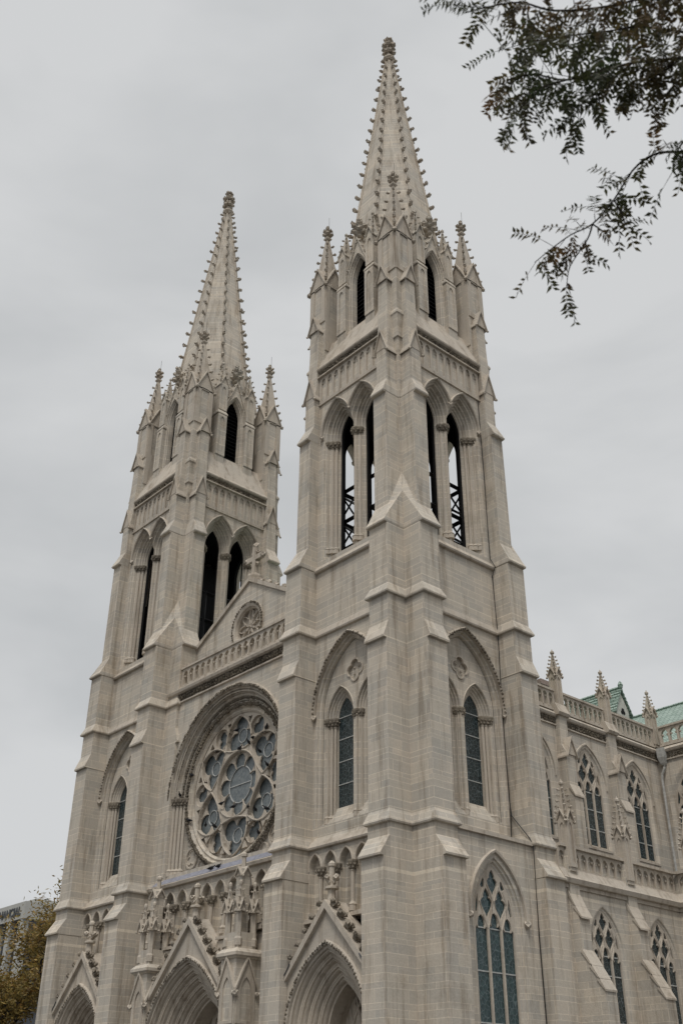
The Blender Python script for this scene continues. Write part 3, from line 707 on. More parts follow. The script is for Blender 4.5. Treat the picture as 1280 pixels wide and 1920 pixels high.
# ------------------------------------------------------------------ portals
def portal(u0, r, h, zs, dfront, zg, gw, zf0, cx0, orders, frieze_sz=.06, wallbox=True, bounds=2.2):
    f = frame(cx0, 0, 0)
    a_ = arch(u0, 0.02, zs, r, h, 16)
    body = MB(f)
    ztop = zg
    # front plate: gable triangle over rectangular block
    slope = (zg - zf0) / gw
    outer = [(-bounds, 0), (-bounds, zg - bounds * slope), (u0, zg), (bounds, zg - bounds * slope), (bounds, 0)]
    inner = a_(-.02)
    body.plate(outer[:1] + outer[1:4] + outer[4:] + inner[::-1], [], dfront - 1.1, dfront)
    prof = [(-.02, dfront)]
    o_, d_ = -.02, dfront
    for i in range(orders):
        prof += [(o_ - .06, d_ - .01), (o_ - .08, d_ - .10), (o_ - .14, d_ - .06), (o_ - .18, d_ - .12), (o_ - .20, d_ - .22), (o_ - .27, d_ - .24)]
        o_ -= .27; d_ -= .25; prof.append((o_, d_ - .01))
    prof.append((o_ - .03, d_ - 1.0))
    body.mould(a_, prof)
    ob = body.build('portal', 'smooth', cath)
    # tympanum and door
    ty = MB(f)
    ri = r + o_
    def ring(o): return a_(o)
    outp = a_(o_ + .0)
    holes = [foil(u0, zs + h * .42, ri * .40, 4, pi / 2, 6, .5)]
    for s_ in (-1, 1): holes.append(foil(u0 + s_ * ri * .45, zs - .1, ri * .3, 3, pi / 2, 6, .52))
    ty.plate([p for p in outp if p[1] >= zs - .8] if False else [(u0 - ri, 2.9)] + [p for p in outp if p[1] > .5] + [(u0 + ri, 2.9)], holes, d_ - .88, d_ - .74)
    ty.plate([(u0 - ri, 2.9)] + [p for p in outp if p[1] > .5] + [(u0 + ri, 2.9)], [], d_ - 1.02, d_ - .90)
    zt0 = 2.9
    for s_ in (-1, 1):
        for (x0, x1, x2, x3) in ((.0, .22, .5, .86), (.0, -.2, .1, .38), (.55, .72, .45, .05)):
            P = [(u0 + s_ * ri * x, d_ - .72, zt0 + (zs + h * .8 - zt0) * q) for x, q in ((x0, .12), (x1, .36), (x2, .55), (x3 * .8, .74), (x3 * .45, .92))]
            ty.tube(P, .04, 5)
    ty.build('tympanum', 'smooth', ob)
    dr = Multi('d', 'door', ('box',), f); dr.box(u0 - ri, u0 - .02, d_ - 1.0, d_ - .9, 0.02, 2.88); dr.box(u0 + .02, u0 + ri, d_ - 1.0, d_ - .9, .02, 2.88); dr.build('door', 'door', ob)
    # hood with leaf row
    hd = MB(f); hd.mould(arch(u0, 1.6, zs, r, h, 16), [(.0, dfront + .003), (.02, dfront + .10), (.10, dfront + .13), (.17, dfront + .10), (.19, dfront + .003)]); hd.build('hood_moulding', 'smooth', ob)
    lf = MB(f); leafrow(lf, arch(u0, 2.0, zs, r, h, 40)(.09), frieze_sz, .145, dfront + .12, .005); lf.build('leaf_frieze', 'frieze', ob)
    # coping with crockets
    cp = MB(f); t = .20
    zz = zg - gw * slope
    cp.plate([(-gw, zz), (-gw, zz + t * 1.4), (u0, zg + t * 1.5), (gw, zz + t * 1.4), (gw, zz), (u0, zg)], [], dfront - .9, dfront + .16)
    cp.build('gable_coping', 'smooth', ob)
    ck = Multi('c', 'carved', (), f)
    n = max(3, int(hypot(gw, gw * slope) / .62))
    for i in range(n):
        q = (i + .75) / (n + .4)
        for s_ in (-1, 1):
            u = u0 + s_ * gw * (1 - q); z = zz + (zg - zz) * q + .42
            s = frieze_sz / .06 * .17; ck.cut()
            ck.blob((u, dfront - .05, z), s, s, s, .35); ck.blob((u + s_ * .12, dfront + .08, z + .08), s * .7, s * .6, s * .7, .35); ck.blob((u + s_ * .1, dfront - .18, z - .02), s * .7, s * .7, s * .7, .3)
            ck.blob((u, dfront - .02, z - .2), s * .6, s * .6, s * .8, .2)
    ck.build('crocket', 'carved', ob)
    fn = MB(f); k = 1.7
    fn.lathe(u0, dfront - .2, [(.2, zg - .1), (.15, zg + .45), (.14, zg + .66), (.27, zg + .70), (.27, zg + .78), (.12, zg + .82), (.11, zg + 1.5), (.15, zg + 1.52), (.15, zg + 1.62), (.05, zg + 1.72)], 8)
    for q in range(4):
        a = q * pi / 2 ; fn.blob((u0 + cos(a) * .24, dfront - .2 + sin(a) * .24, zg + 1.1), .13, .13, .11, .3); fn.blob((u0 + cos(a) * .12, dfront - .2 + sin(a) * .12, zg + .98), .09, .09, .13, .3)
    fn.build('finial', 'smooth', ob)
    return ob
tag(portal(0, 2.12, 2.95, 4.5, 4.5, 8.72, 2.2, 6.42, 0, 4), 'side portal at the foot of the near tower')
tag(portal(0, 2.12, 2.95, 4.5, 4.5, 8.72, 2.2, 6.42, -17.62, 4), 'side portal at the foot of the far tower')
tag(portal(0, 2.95, 3.85, 3.95, 4.5, 9.2, 2.6, 6.45, CX, 5, .06, True, 2.7), 'central portal between the towers')
# lead flashings at the gable feet
lead = Multi('l', 'lead_dark', ('loft', 'plate'))
for c0 in (0, -17.62):
    lead.at(frame(c0, 0, 0))
    for s_ in (-1, 1): lead.loft([[(s_ * 2.2, 3.6, 6.75), (s_ * 2.2, 4.7, 6.6), (s_ * 1.9, 4.7, 6.95), (s_ * 1.9, 3.6, 7.1)], [(s_ * 2.2, 3.6, 6.79), (s_ * 2.2, 4.7, 6.64), (s_ * 1.9, 4.7, 6.99), (s_ * 1.9, 3.6, 7.14)]])
lead.at(frame(0, 0, 0)); lead.plate([(-2.2, 7.0), (0, 8.7), (2.2, 7.0)], [], 3.45, 3.55); lead.at(frame(-17.62, 0, 0)); lead.plate([(-2.2, 7.0), (0, 8.7), (2.2, 7.0)], [], 3.45, 3.55)
lead.build('lead_flashing', 'lead_dark', cath)

# ------------------------------------------------------------------ central facade
F0 = frame(CX, 0, 0)
fw = MB(F0); fh = Multi('h', 'smooth', ('mould', 'loft', 'box'), F0); fc = Multi('c', 'carved', (), F0); fk = Multi('c', 'smooth', (), F0); fcap = Multi('c', 'carved', (), F0)
ZC, RC = 15.62, 4.42
def rosearch(o, n=24, z0=12.0):
    R_ = RC + o
    return [(-R_, z0)] + [(-R_ * cos(pi * i / n), ZC + R_ * sin(pi * i / n)) for i in range(n + 1)] + [(R_, z0)]
fw.plate([(-5.2, 11.7), (5.2, 11.7), (5.2, 21.0), (-5.2, 21.0)], [rosearch(0)], 3.0, 3.2)
for s_ in (-1, 1): fw.box(min(s_ * 4.75, s_ * 5.45), max(s_ * 4.75, s_ * 5.45), 2.9, 3.34, 0, 21.0)
fw.mould(rosearch, [(0, 3.2), (-.05, 3.17), (-.08, 3.06), (-.22, 3.04), (-.24, 2.94), (-.30, 2.98), (-.35, 2.93), (-.37, 2.84), (-.52, 2.82), (-.54, 2.74), (-.6, 2.77), (-.66, 2.72), (-.68, 2.62), (-.72, 2.6), (-.74, 2.45)])
# back plate with circle
fw.plate([(-3.72, 11.8)] + [(a, b) for a, b in rosearch(-.72)[1:-1]] + [(3.72, 11.8)], [circle(0, ZC, 3.54, 48)], 2.45, 2.58)
ringp = lambda o: circle(0, ZC, 3.54 + o, 56)
fw.mould(ringp, [(.30, 2.582), (.28, 2.70), (.20, 2.76), (.10, 2.76), (.06, 2.66), (0, 2.64), (-.03, 2.66), (-.08, 2.68), (-.12, 2.64), (-.17, 2.60), (-.18, 2.3)], True)
fw.box(-5.3, 5.3, .9, 1.7, 11.0, 22.0)
fo = fw.build('facade_wall', 'ashlar', cath)
fh.mould(lambda o: rosearch(o, 30, 15.75), [(-.0, 3.202), (.02, 3.32), (.10, 3.36), (.2, 3.33), (.22, 3.202)])
fh.mould(lambda o: rosearch(o, 30, 15.75), [(-.10, 3.06), (-.12, 3.14), (-.18, 3.14), (-.2, 3.05)])
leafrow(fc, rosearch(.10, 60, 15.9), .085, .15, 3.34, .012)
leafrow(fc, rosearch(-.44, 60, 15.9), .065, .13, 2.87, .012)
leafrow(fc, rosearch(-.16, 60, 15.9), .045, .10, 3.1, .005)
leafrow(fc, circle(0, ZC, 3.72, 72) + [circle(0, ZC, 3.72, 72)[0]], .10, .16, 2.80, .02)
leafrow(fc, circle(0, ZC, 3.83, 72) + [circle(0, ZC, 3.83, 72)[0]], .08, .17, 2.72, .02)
for s_ in (-1, 1):
    for uu, dd in ((4.28, 3.1), (4.12, 3.0), (3.96, 2.9), (3.80, 2.8)): colonnette(fk, s_ * uu, dd, 12.25, 15.2, .075, fcap)
    # spandrel foils under the circle
    fh.mould(lambda o, s_=s_: circle(s_ * 3.18, 12.72, .46 + o, 20), [(-.06, 2.585), (-.04, 2.66), (.04, 2.66), (.06, 2.585)], True)
    fh.mould(lambda o, s_=s_: circle(s_ * 2.35, 12.25, .26 + o, 16), [(-.05, 2.585), (-.03, 2.65), (.03, 2.65), (.05, 2.585)], True)
    fh.mould(lambda o, s_=s_: foil(s_ * 3.18, 12.72, .38 + o, 3, pi / 2, 6, .5), [(-.04, 2.585), (-.02, 2.63), (.02, 2.63), (.04, 2.585)], True)
    fh.mould(lambda o, s_=s_: circle(s_ * 3.36, 13.55, .2 + o, 14), [(-.04, 2.585), (-.02, 2.64), (.02, 2.64), (.04, 2.585)], True)
# cornice, balustrade strings
fh.loft([[(-5.3, 2.2, z), (5.3, 2.2, z), (5.3, d, z), (-5.3, d, z)] for z, d in ((20.52, 3.24), (20.55, 3.30), (20.62, 3.30), (20.64, 3.24))])
leafrow(fc, [(-4.7, 20.78), (4.7, 20.78)], .11, .19, 3.26, .03); leafrow(fc, [(-4.7, 20.90), (4.7, 20.90)], .10, .21, 3.30, .03)
fh.loft([[(-5.3, 2.2, z), (5.3, 2.2, z), (5.3, d, z), (-5.3, d, z)] for z, d in ((21.0, 3.36), (21.06, 3.46), (21.2, 3.50), (21.3, 3.36), (21.36, 3.30))])
# arcade above the portal
ah = [arch(-4.365 + .97 * i, 9.0, 10.5, .37, .60, 6)(0) for i in range(10)]
aw = MB(F0)
aw.plate([(-5.3, 8.9), (5.3, 8.9), (5.3, 11.4), (-5.3, 11.4)], ah, 3.2, 3.45)
aw.box(-5.3, 5.3, 2.6, 3.2, 8.0, 11.4); aw.box(-5.3, 5.3, 1.2, 1.6, 0, 8.0)
for q in (-1, 1): aw.box(min(q * 5.3, q * 2.7), max(q * 5.3, q * 2.7), 2.6, 3.45, 0, 8.6)
for i in range(10): fh.mould(arch(-4.365 + .97 * i, 10.45, 10.5, .37, .60, 6), [(.0, 3.452), (.02, 3.5), (.07, 3.5), (.09, 3.452)])
for i in range(11): colonnette(fk, -4.85 + .97 * i, 3.53, 9.1, 10.06, .085, fcap)
aw.build('arcade_wall', 'ashlar', fo)
fh.loft([[(-5.2, 2.6, z), (5.2, 2.6, z), (5.2, d, z), (-5.2, d, z)] for z, d in ((11.3, 3.5), (11.32, 3.62), (11.45, 3.66), (11.5, 3.6))])
fh.box(-5.3, 5.3, 3.0, 3.62, 8.72, 8.9)
fh.build('string_course', 'smooth', fo); fc.build('leaf_frieze', 'frieze', fo); fk.build('colonnette', 'smooth', fo); fcap.build('carved_capital', 'carved', fo)
ld = MB(F0); ld.loft([[(-4.9, 2.4, 11.51), (4.9, 2.4, 11.51), (4.9, 3.6, 11.51), (-4.9, 3.6, 11.51)], [(-4.9, 2.4, 11.95), (4.9, 2.4, 11.95), (4.9, 3.3, 11.80), (-4.9, 3.3, 11.80)]]); ld.build('lead_flashing', 'lead', fo)

# rose window
rw = MB(F0)
R0 = 3.36
def P_(r, a): return (r * R0 * cos(a), ZC + r * R0 * sin(a))
def arcpts(p, q, bulge, n=8):
    (x0, y0), (x1, y1) = p, q; mx_, my = (x0 + x1) / 2, (y0 + y1) / 2; dx, dy = x1 - x0, y1 - y0; L = hypot(dx, dy)
    nx, ny = -dy / L, dx / L; pts = []
    for i in range(n): t = i / n; s = 4 * t * (1 - t) * bulge * L; pts.append((x0 + dx * t + nx * s, y0 + dy * t + ny * s))
    return pts
tri_paths = []; holes = []
for k in range(6):
    th = pi / 2 + k * pi / 3
    apex = P_(.985, th); L_ = P_(.585, th + radians(29)); Rr = P_(.585, th - radians(29))
    pl = arcpts(apex, L_, .20 * -1) + arcpts(L_, Rr, -.02) + arcpts(Rr, apex, -.20)
    # outward bulging sides
    tri_paths.append((apex, L_, Rr))
def inset_tri(th, s, cr_=.70):
    c = P_(cr_, th); apex = P_(.985, th); L_ = P_(.585, th + radians(29)); Rr = P_(.585, th - radians(29))
    pts = arcpts(apex, L_, -.20, 10) + arcpts(L_, Rr, -.08, 8) + arcpts(Rr, apex, -.20, 10)
    return [(c[0] + (x - c[0]) * s, c[1] + (z - c[1]) * s) for x, z in pts]
big_h = [circle(0, ZC, R0 * .445, 40)]
for k in range(6):
    big_h.append(inset_tri(pi / 2 + k * pi / 3, .955))
    th = k * pi / 3
    c = P_(.83, th); big_h.append(circle(c[0], c[1], R0 * .158, 20))
    for s_ in (-1, 1):
        a, b, c2 = P_(.955, th + s_ * radians(12)), P_(.94, th + s_ * radians(17.5)), P_(.80, th + s_ * radians(14.0))
        big_h.append([a, b, c2] if s_ > 0 else [a, c2, b])
    a, b, c2 = P_(.66, th), P_(.70, th + radians(3.6)), P_(.70, th - radians(3.6)); big_h.append([a, c2, b])
rw.plate(circle(0, ZC, R0, 64), big_h, 2.42, 2.56)
# raised sweeping bars
for k in range(6):
    th = pi / 2 + k * pi / 3
    pts = inset_tri(th, 1.0); pts.append(pts[0])
    rw.tube([(a, 2.57, b) for a, b in pts], .045, 6)
rw.tube([(a, 2.57, b) for a, b in circle(0, ZC, R0 * .462, 40)] + [(R0 * .462, 2.57, ZC)], .045, 6)
ro = rw.build('rose_window', 'smooth', cath)
cu = MB(F0)
small = []
def inner_holes():
    H = []
    # centre octofoil
    H.append(foil(0, ZC, R0 * .438, 8, 0, 6, .268))
    for k in range(6):
        th = pi / 2 + k * pi / 3; c = P_(.70, th)
        c = P_(.695, th); H.append(foil(c[0], c[1], R0 * .305, 3, th, 9, .475))
        c = P_(.83, k * pi / 3); H.append(foil(c[0], c[1], R0 * .152, 3, k * pi / 3, 6, .52))
        th = k * pi / 3
        for s_ in (-1, 1):
            a, b, c2 = P_(.955, th + s_ * radians(12)), P_(.94, th + s_ * radians(17.5)), P_(.80, th + s_ * radians(14.0))
            H.append([a, b, c2] if s_ > 0 else [a, c2, b])
    return H
cu.plate(circle(0, ZC, R0, 64), inner_holes(), 2.34, 2.418)
cu.build('tracery', 'smooth', ro)
gg = MB(F0); gg.plate(circle(0, ZC, R0 - .02, 48), [], 2.26, 2.30); gg.build('glass', 'glass_rose', ro)
lr = Multi('l', 'bar', ('tube', 'box'), F0)
lr.tube([(a, 2.325, b) for a, b in circle(0, ZC, R0 * .255, 36)] + [(R0 * .255, 2.325, ZC)], .035, 5); lr.box(-R0 * .25, R0 * .25, 2.305, 2.335, ZC - .02, ZC + .02)
for k in range(6):
    c = P_(.70, pi / 2 + k * pi / 3); cc = circle(c[0], c[1], R0 * .10, 20); lr.tube([(a, 2.325, b) for a, b in cc + cc[:1]], .03, 5)
lr.build('leaded_ring', 'bar', ro)

# balustrade helper
def balustrade(f, u0, u1, z0, z1, d, step, par=cath, name='balustrade', solid=False, th=.16):
    n = max(1, round((u1 - u0 - .16) / step)); st = (u1 - u0 - .16) / n
    H = [arch(u0 + .08 + st * (i + .5), z0 + .1, z1 - .06 - st * .62, st * .39, st * .52, 5)(0) for i in range(n)]
    b = MB(f)
    b.plate([(u0, z0), (u1, z0), (u1, z1), (u0, z1)], H, d - th, d)
    for i in range(n):
        u = u0 + .08 + st * (i + .5)
        for s_ in (-1, 1): b.blob((u + s_ * st * .27, d - th / 2, z1 - .1 - st * .55), st * .12, th * .45, st * .14, .1)
        b.tube([(u - st * .5, d + .01, z0 + .05), (u - st * .5, d + .01, z1 - .45)], .035, 5)
    b.box(u0, u1, d - th - .05, d + .07, z1 - .002, z1 + .10)
    b.box(u0, u1, d - th - .03, d + .05, z0 - .10, z0 + .002)
    if solid: b.box(u0, u1, d - th - .2, d - th - .02, z0, z1)
    return b.build(name, 'smooth', par)
tag(balustrade(F0, -4.95, 4.95, 21.45, 22.4, 3.22, .52), 'balustrade over the rose window')
# wall gable behind
gw_ = MB(F0)
mr_ = 1.28
gw_.plate([(-5.3, 21.0), (5.3, 21.0), (5.3, 23.3), (0, 26.22), (-5.3, 23.3)], [circle(0, 23.72, mr_ * .80, 36)], 1.9, 2.4)
go = gw_.build('wall_gable', 'ashlar', cath)
md = MB(F0)
md.mould(lambda o: circle(0, 23.72, mr_ * .8 + o, 40), [(.26, 2.402), (.25, 2.48), (.15, 2.50), (.05, 2.46), (0, 2.44), (-.03, 2.36), (-.08, 2.30), (-.08, 2.1)], True)
md.plate(circle(0, 23.72, mr_ * .82, 36), [], 2.0, 2.12)
for k in range(8):
    a = k * pi / 4
    c = (cos(a) * .52, 23.72 + sin(a) * .52)
    md.mould(lambda o, c=c, a=a: foil(c[0], c[1], .40 + o, 2, a, 6, .5, 1, 1) if False else [(c[0] + (q * cos(a) - w * sin(a)), c[1] + (q * sin(a) + w * cos(a))) for q, w in [((.42 + o) * cos(t), (.17 + o) * sin(t)) for t in [2 * pi * i / 16 for i in range(16)]]], [(-.03, 2.13), (-.015, 2.24), (.03, 2.24), (.045, 2.13)], True)
md.blob((0, 2.2, 23.72), .12)
md.build('blind_rose', 'smooth', go)
m2 = MB(F0); cl = circle(0, 23.72, mr_ * .8 + .2, 60); leafrow(m2, cl + cl[:1], .07, .15, 2.5, .005); m2.build('leaf_frieze', 'frieze', go)
cp = MB(F0); cp.plate([(-5.35, 23.2), (-5.35, 23.42), (0, 26.46), (5.35, 23.42), (5.35, 23.2), (0, 26.2)], [], 1.75, 2.52); cp.build('gable_coping', 'smooth', go)
ck = Multi('c', 'smooth', (), F0)
for i in range(7):
    t = (i + .9) / 8.2
    for s_ in (-1, 1): ck.cut(); ck.blob((s_ * 5.3 * (1 - t), 2.3, 23.5 + 3.0 * t), .17, .15, .14, .35); ck.blob((s_ * 5.3 * (1 - t) - s_ * .1, 2.3, 23.6 + 3.0 * t), .1, .1, .1, .3)
ck.build('crocket', 'smooth', go)
cr_ = MB(F0)
cr_.lathe(0, 2.15, [(.38, 26.3), (.42, 26.5), (.40, 26.6), (.2, 26.7), (.16, 26.75)], 8)
cr_.box(-.13, .13, 2.03, 2.27, 26.6, 28.35); cr_.box(-.6, .6, 2.04, 2.26, 27.5, 27.78)
for u, z in ((-.62, 27.64), (.62, 27.64), (0, 28.4)): cr_.blob((u, 2.15, z), .2, .16, .2, .3)
for u, z in ((-.3, 27.95), (.3, 27.95), (-.3, 27.3), (.3, 27.3)): cr_.blob((u * .75, 2.15, z), .13, .12, .13, .3)
tag(cr_.build('stone_cross', 'smooth', cath), 'carved stone cross on the gable between the towers')

# portal turrets with clustered pinnacles
for s_ in (-1, 1):
    u, d = s_ * 3.2, 4.25
    t = MB(F0)
    hw = .5
    t.box(u - hw, u + hw, d - .8, d + hw, 0, 7.55)
    t.loft([[(u - e, d - .8, z), (u + e, d - .8, z), (u + e, d + e, z), (u - e, d + e, z)] for z, e in ((7.5, .52), (7.62, .66), (7.74, .66), (7.9, .5))])
    t.box(u - .45, u + .45, d - .45, d + .45, 7.9, 8.5)
    t.box(u - .2, u + .2, d - .2, d + .2, 8.4, 11.0)
    o = t.build('portal_turret', 'ashlar', cath)
    gq = Multi('g', 'smooth')
    for kk in range(4):
        if kk == 2: continue
        cxx, cyy = CX + u, -d
        gq.cut(); gq.at(frame(cxx, cyy, kk))
        gq.plate([(-.44, 5.2), (.44, 5.2), (.44, 6.6), (0, 7.5), (-.44, 6.6)], [arch(0, 5.3, 6.35, .25, .5, 6)(0)], hw + .002, hw + .05)
        gq.plate([(-.56, 6.3), (-.56, 6.44), (0, 7.66), (.56, 6.44), (.56, 6.3), (0, 7.5)], [], hw - .1, hw + .13)
        for q in (-1, 1): gq.blob((q * .54, hw + .08, 6.25), .11, .1, .13, .3)
        gable(gq, -.2, .2, .1, .24, 10.75, 11.05, .03, .05, .05)
    gq.build('gablet', 'smooth', o)
    pc = Multi('p', 'smooth')
    for ax in (-1, 1):
        for ay in (-1, 1):
            xx, yy = CX + u + ax * .36, -d + ay * .36; pc.at(ident); pc.cut()
            pc.lathe(xx, yy, [(.13, 8.0), (.13, 9.35)], 6); pc.lathe(xx, yy, [(.16, 8.0), (.17, 8.25), (.12, 8.35)], 6)
            for kk in range(4): pc.at(frame(xx, yy, kk)); gable(pc.parts[-1], -.15, .15, .0, .18, 9.35, 9.72, .03, .05, .05)
            pc.at(ident); spirelet(pc, xx, yy, 9.4, 10.35, .13, 3, .12); pc.lathe(xx, yy, [(.03, 10.2), (.08, 10.33), (.08, 10.42), (.02, 10.5)], 6)
    pc.cut(); pc.lathe(CX + u, -d, [(.22, 10.95), (.1, 11.1), (.09, 11.5), (.14, 11.52), (.14, 11.62), (.02, 11.72)], 6)
    pc.build('small_pinnacle', 'smooth', o)
    pw = MB(F0)
    u0, u1 = sorted((s_ * 1.2, s_ * 2.75))
    pw.box(u0, u1, 3.5, 3.9, 6.3, 8.5); pw.box(u0, u1, 3.4, 4.05, 8.5, 8.62)
    pw.plate([(u0, 6.5), (u1, 6.5), (u1, 8.45), (u0, 8.45)], [arch(u0 + .2 + .29 * i, 6.6, 8.0, .11, .2, 4)(0) for i in range(5)], 3.902, 3.97)
    pw.build('panelled_parapet', 'smooth', o)

# ------------------------------------------------------------------ nave, aisle, transept (right side)
XL, XU = 4.72, 2.0
BY = [.23 + 3.84 * i for i in range(0, 4)]          # buttress positions along y
BY = [4.02, 7.86, 11.7]
WY_L = [5.90, 9.73]; WY_U = [6.02, 9.87, 13.70]
FS = lambda u, d, z: (d, u, z)                 # side frame: u=y, d=x
FT = lambda u, d, z: (u, -d, z)                # transept frame facing -y : u=x, d=-y
# aisle wall
al = MB(FS); YT, YU = 11.45, 16.0
wl = [arch(y, 1.8, 7.75, 1.14, 1.72, 12) for y in WY_L]
al.plate([(3.4, 0), (YT + .4, 0), (YT + .4, 10.05), (3.4, 10.05)], [w(0) for w in wl], XL - .5, XL)
for w in wl: al.mould(w, [(0, XL), (-.05, XL - .01), (-.09, XL - .07), (-.14, XL - .08), (-.17, XL - .09), (-.18, XL - .4)])
al.box(3.3, YT + .4, XL - .35, XL - .13, 10.2, 11.4)
aw_ = al.build('aisle_wall', 'ashlar', cath)
for y in WY_L: tracery_window(FS, y, 1.9, 7.75, .98, 1.58, XL - .10, 'tracery_window', 'glass', (3.4, 5.25, 6.9, 7.6))
st = Multi('s', 'smooth', ('loft', 'box'), FS)
st.loft([[(3.3, XL - .5, z), (YT + .5, XL - .5, z), (YT + .5, d, z), (3.3, d, z)] for z, d in ((10.0, XL + .06), (10.03, XL + .20), (10.2, XL + .26), (10.28, XL + .2), (10.6, XL + .02))])
st.box(3.4, YT, XL - .1, XL + .07, 9.86, 10.0)
st.box(3.4, YT, XL - .3, XL + .10, 11.42, 11.54)
st.build('string_course', 'smooth', aw_)
bp_ = Multi('p', 'smooth', ('plate',), FS)
def panelrow(mb, u0, u1, z0, z1, d, step):
    n = max(1, round((u1 - u0) / step)); s = (u1 - u0) / n
    H = [arch(u0 + s * (i + .5), z0 + .06, z1 - .1 - s * .62, s * .41, s * .58, 5)(0) for i in range(n)]
    mb.plate([(u0, z0), (u1, z0), (u1, z1), (u0, z1)], H, d - .12, d)
    for i in range(n):
        u = u0 + s * (i + .5)
        for q in (-1, 1): mb.blob((u + q * s * .27, d - .06, z1 - .1 - s * .52), s * .11, .05, s * .14, .1)
panelrow(bp_, 3.35, 3.8, 10.6, 11.42, XL - .02, .45)
panelrow(bp_, 4.25, 7.62, 10.6, 11.42, XL - .02, .48); panelrow(bp_, 8.1, 11.4, 10.6, 11.42, XL - .02, .48)
bp_.build('blind_panelling', 'smooth', aw_)
for y in (BY[0], BY[1]):
    b = MB(FS); w = .32
    b.f = FS
    prof = [(XL - .3, 0), (5.95, 0), (5.95, 6.18), (5.14, 7.48), (5.14, 8.78), (XL - .02, 9.75), (XL - .3, 9.75)]
    b.loft([[(u, x, z) for x, z in prof] for u in (y - w, y + w)])
    b.box(y - w + .02, y + w - .02, XL - .1, XL + .12, 9.4, 11.3)
    o = b.build('buttress', 'ashlar', cath)
    c = Multi('c', 'smooth', ('loft',), FS)
    # coping slabs: overlapping, slightly proud
    for (x0, z0, x1, z1) in ((5.99, 6.09, 5.75, 6.50), (5.78, 6.48, 5.47, 6.98), (5.50, 6.95, 5.16, 7.52), (5.26, 8.68, 5.02, 9.12), (5.04, 9.1, 4.76, 9.7)):
        c.loft([[(u, x0, z0), (u, x0, z0 + .07), (u, x1, z1 + .07), (u, x1 - .1, z1)] for u in (y - w - .04, y + w + .04)])
    c.build('coping', 'smooth', o)
def pinnacle(x, y, z0, zg, zt, hw, nc=5, cs=.15, par=cath, name='pinnacle'):
    p = MB()
    p.box(x - hw, x + hw, y - hw, y + hw, z0, zg)
    o = None
    g2 = Multi('g', 'smooth')
    for kk in range(4):
        g2.cut(); g2.at(frame(x, y, kk)); g2.plate([(-hw, z0 + .15), (hw, z0 + .15), (hw, zg), (-hw, zg)], [arch(0, z0 + .3, zg - .3, hw * .52, hw * 1.0, 5)(0)], hw + .002, hw + .04)
        gable(g2.parts[-1], -hw, hw, 0, hw + .04, zg, zg + hw * 1.9, .03, .05, .06)
    spirelet(p, x, y, zg, zt - .2, hw * .98, nc, cs)
    p.lathe(x, y, [(.03, zt - .4), (.05, zt - .28), (.11, zt - .22), (.11, zt - .14), (.05, zt - .1), (.01, zt)], 6)
    o = p.build(name, 'smooth', par); g2.build('gablet', 'smooth', o); return o
for i, y in enumerate((BY[0], BY[1])):
    tag(pinnacle(XL - .02, y, 10.5, 12.5, 14.2, .20, 6, .16), 'pinnacle on the aisle parapet')
# aisle roof
ar = MB(); ar.loft([[(XL - .3, y, 11.0), (XU - .1, y, 12.3), (XU - .1, y, 12.2), (XL - .3, y, 10.9)] for y in (3.3, YU)]); ar.build('aisle_roof', 'lead_dark', cath)
# clerestory
cl = MB(FS)
wu = [arch(y, 12.7, 15.65, 1.22, 1.86, 12) for y in WY_U]
cl.plate([(3.3, 10.0), (YU + .4, 10.0), (YU + .4, 18.5), (3.3, 18.5)], [w(0) for w in wu], XU - .5, XU)
for w in wu: cl.mould(w, [(0, XU), (-.05, XU - .01), (-.10, XU - .07), (-.16, XU - .08), (-.19, XU - .09), (-.20, XU - .4)])
co = cl.build('clerestory_wall', 'ashlar', cath)
for y in WY_U:
    tracery_window(FS, y, 12.78, 15.65, 1.04, 1.69, XU - .09, 'tracery_window', 'glass', (13.65, 14.55, 15.35))
    hm = Multi('h', 'smooth', ('plate', 'box'), FS); hm.mould(arch(y, 15.6, 15.65, 1.22, 1.86, 12), [(.05, XU + .002), (.07, XU + .06), (.13, XU + .06), (.15, XU + .002)])
    H = [[(y - 1.0 + .2 * i, 12.46), (y - .84 + .2 * i, 12.46), (y - .92 + .2 * i, 12.62)] for i in range(10)]
    hm.plate([(y - 1.1, 12.4), (y + 1.1, 12.4), (y + 1.1, 12.68), (y - 1.1, 12.68)], H, XU + .002, XU + .05)
    hm.box(y - 1.15, y + 1.15, XU - .3, XU + .09, 12.68, 12.78)
    hm.build('hood_moulding', 'smooth', co)
st = Multi('s', 'smooth', ('loft', 'box'), FS); lf = Multi('l', 'frieze', (), FS)
def cornice(st, lf, u0, u1, d, z=18.08):
    st.box(u0, u1, d - .2, d + .08, z - .06, z)
    st.loft([[(u0, d - .4, q), (u1, d - .4, q), (u1, e, q), (u0, e, q)] for q, e in ((z + .32, d + .1), (z + .36, d + .16), (z + .46, d + .2), (z + .58, d + .1), (z + .62, d + .05))])
    leafrow(lf, [(u0 + .1, z + .12), (u1 - .1, z + .12)], .085, .15, d + .04, .03); leafrow(lf, [(u0 + .15, z + .23), (u1 - .1, z + .23)], .075, .17, d + .07, .02)
cornice(st, lf, 3.3, YU, XU)
st.build('string_course', 'smooth', co); lf.build('leaf_frieze', 'frieze', co)
BU = [4.02, 7.98, 11.84]
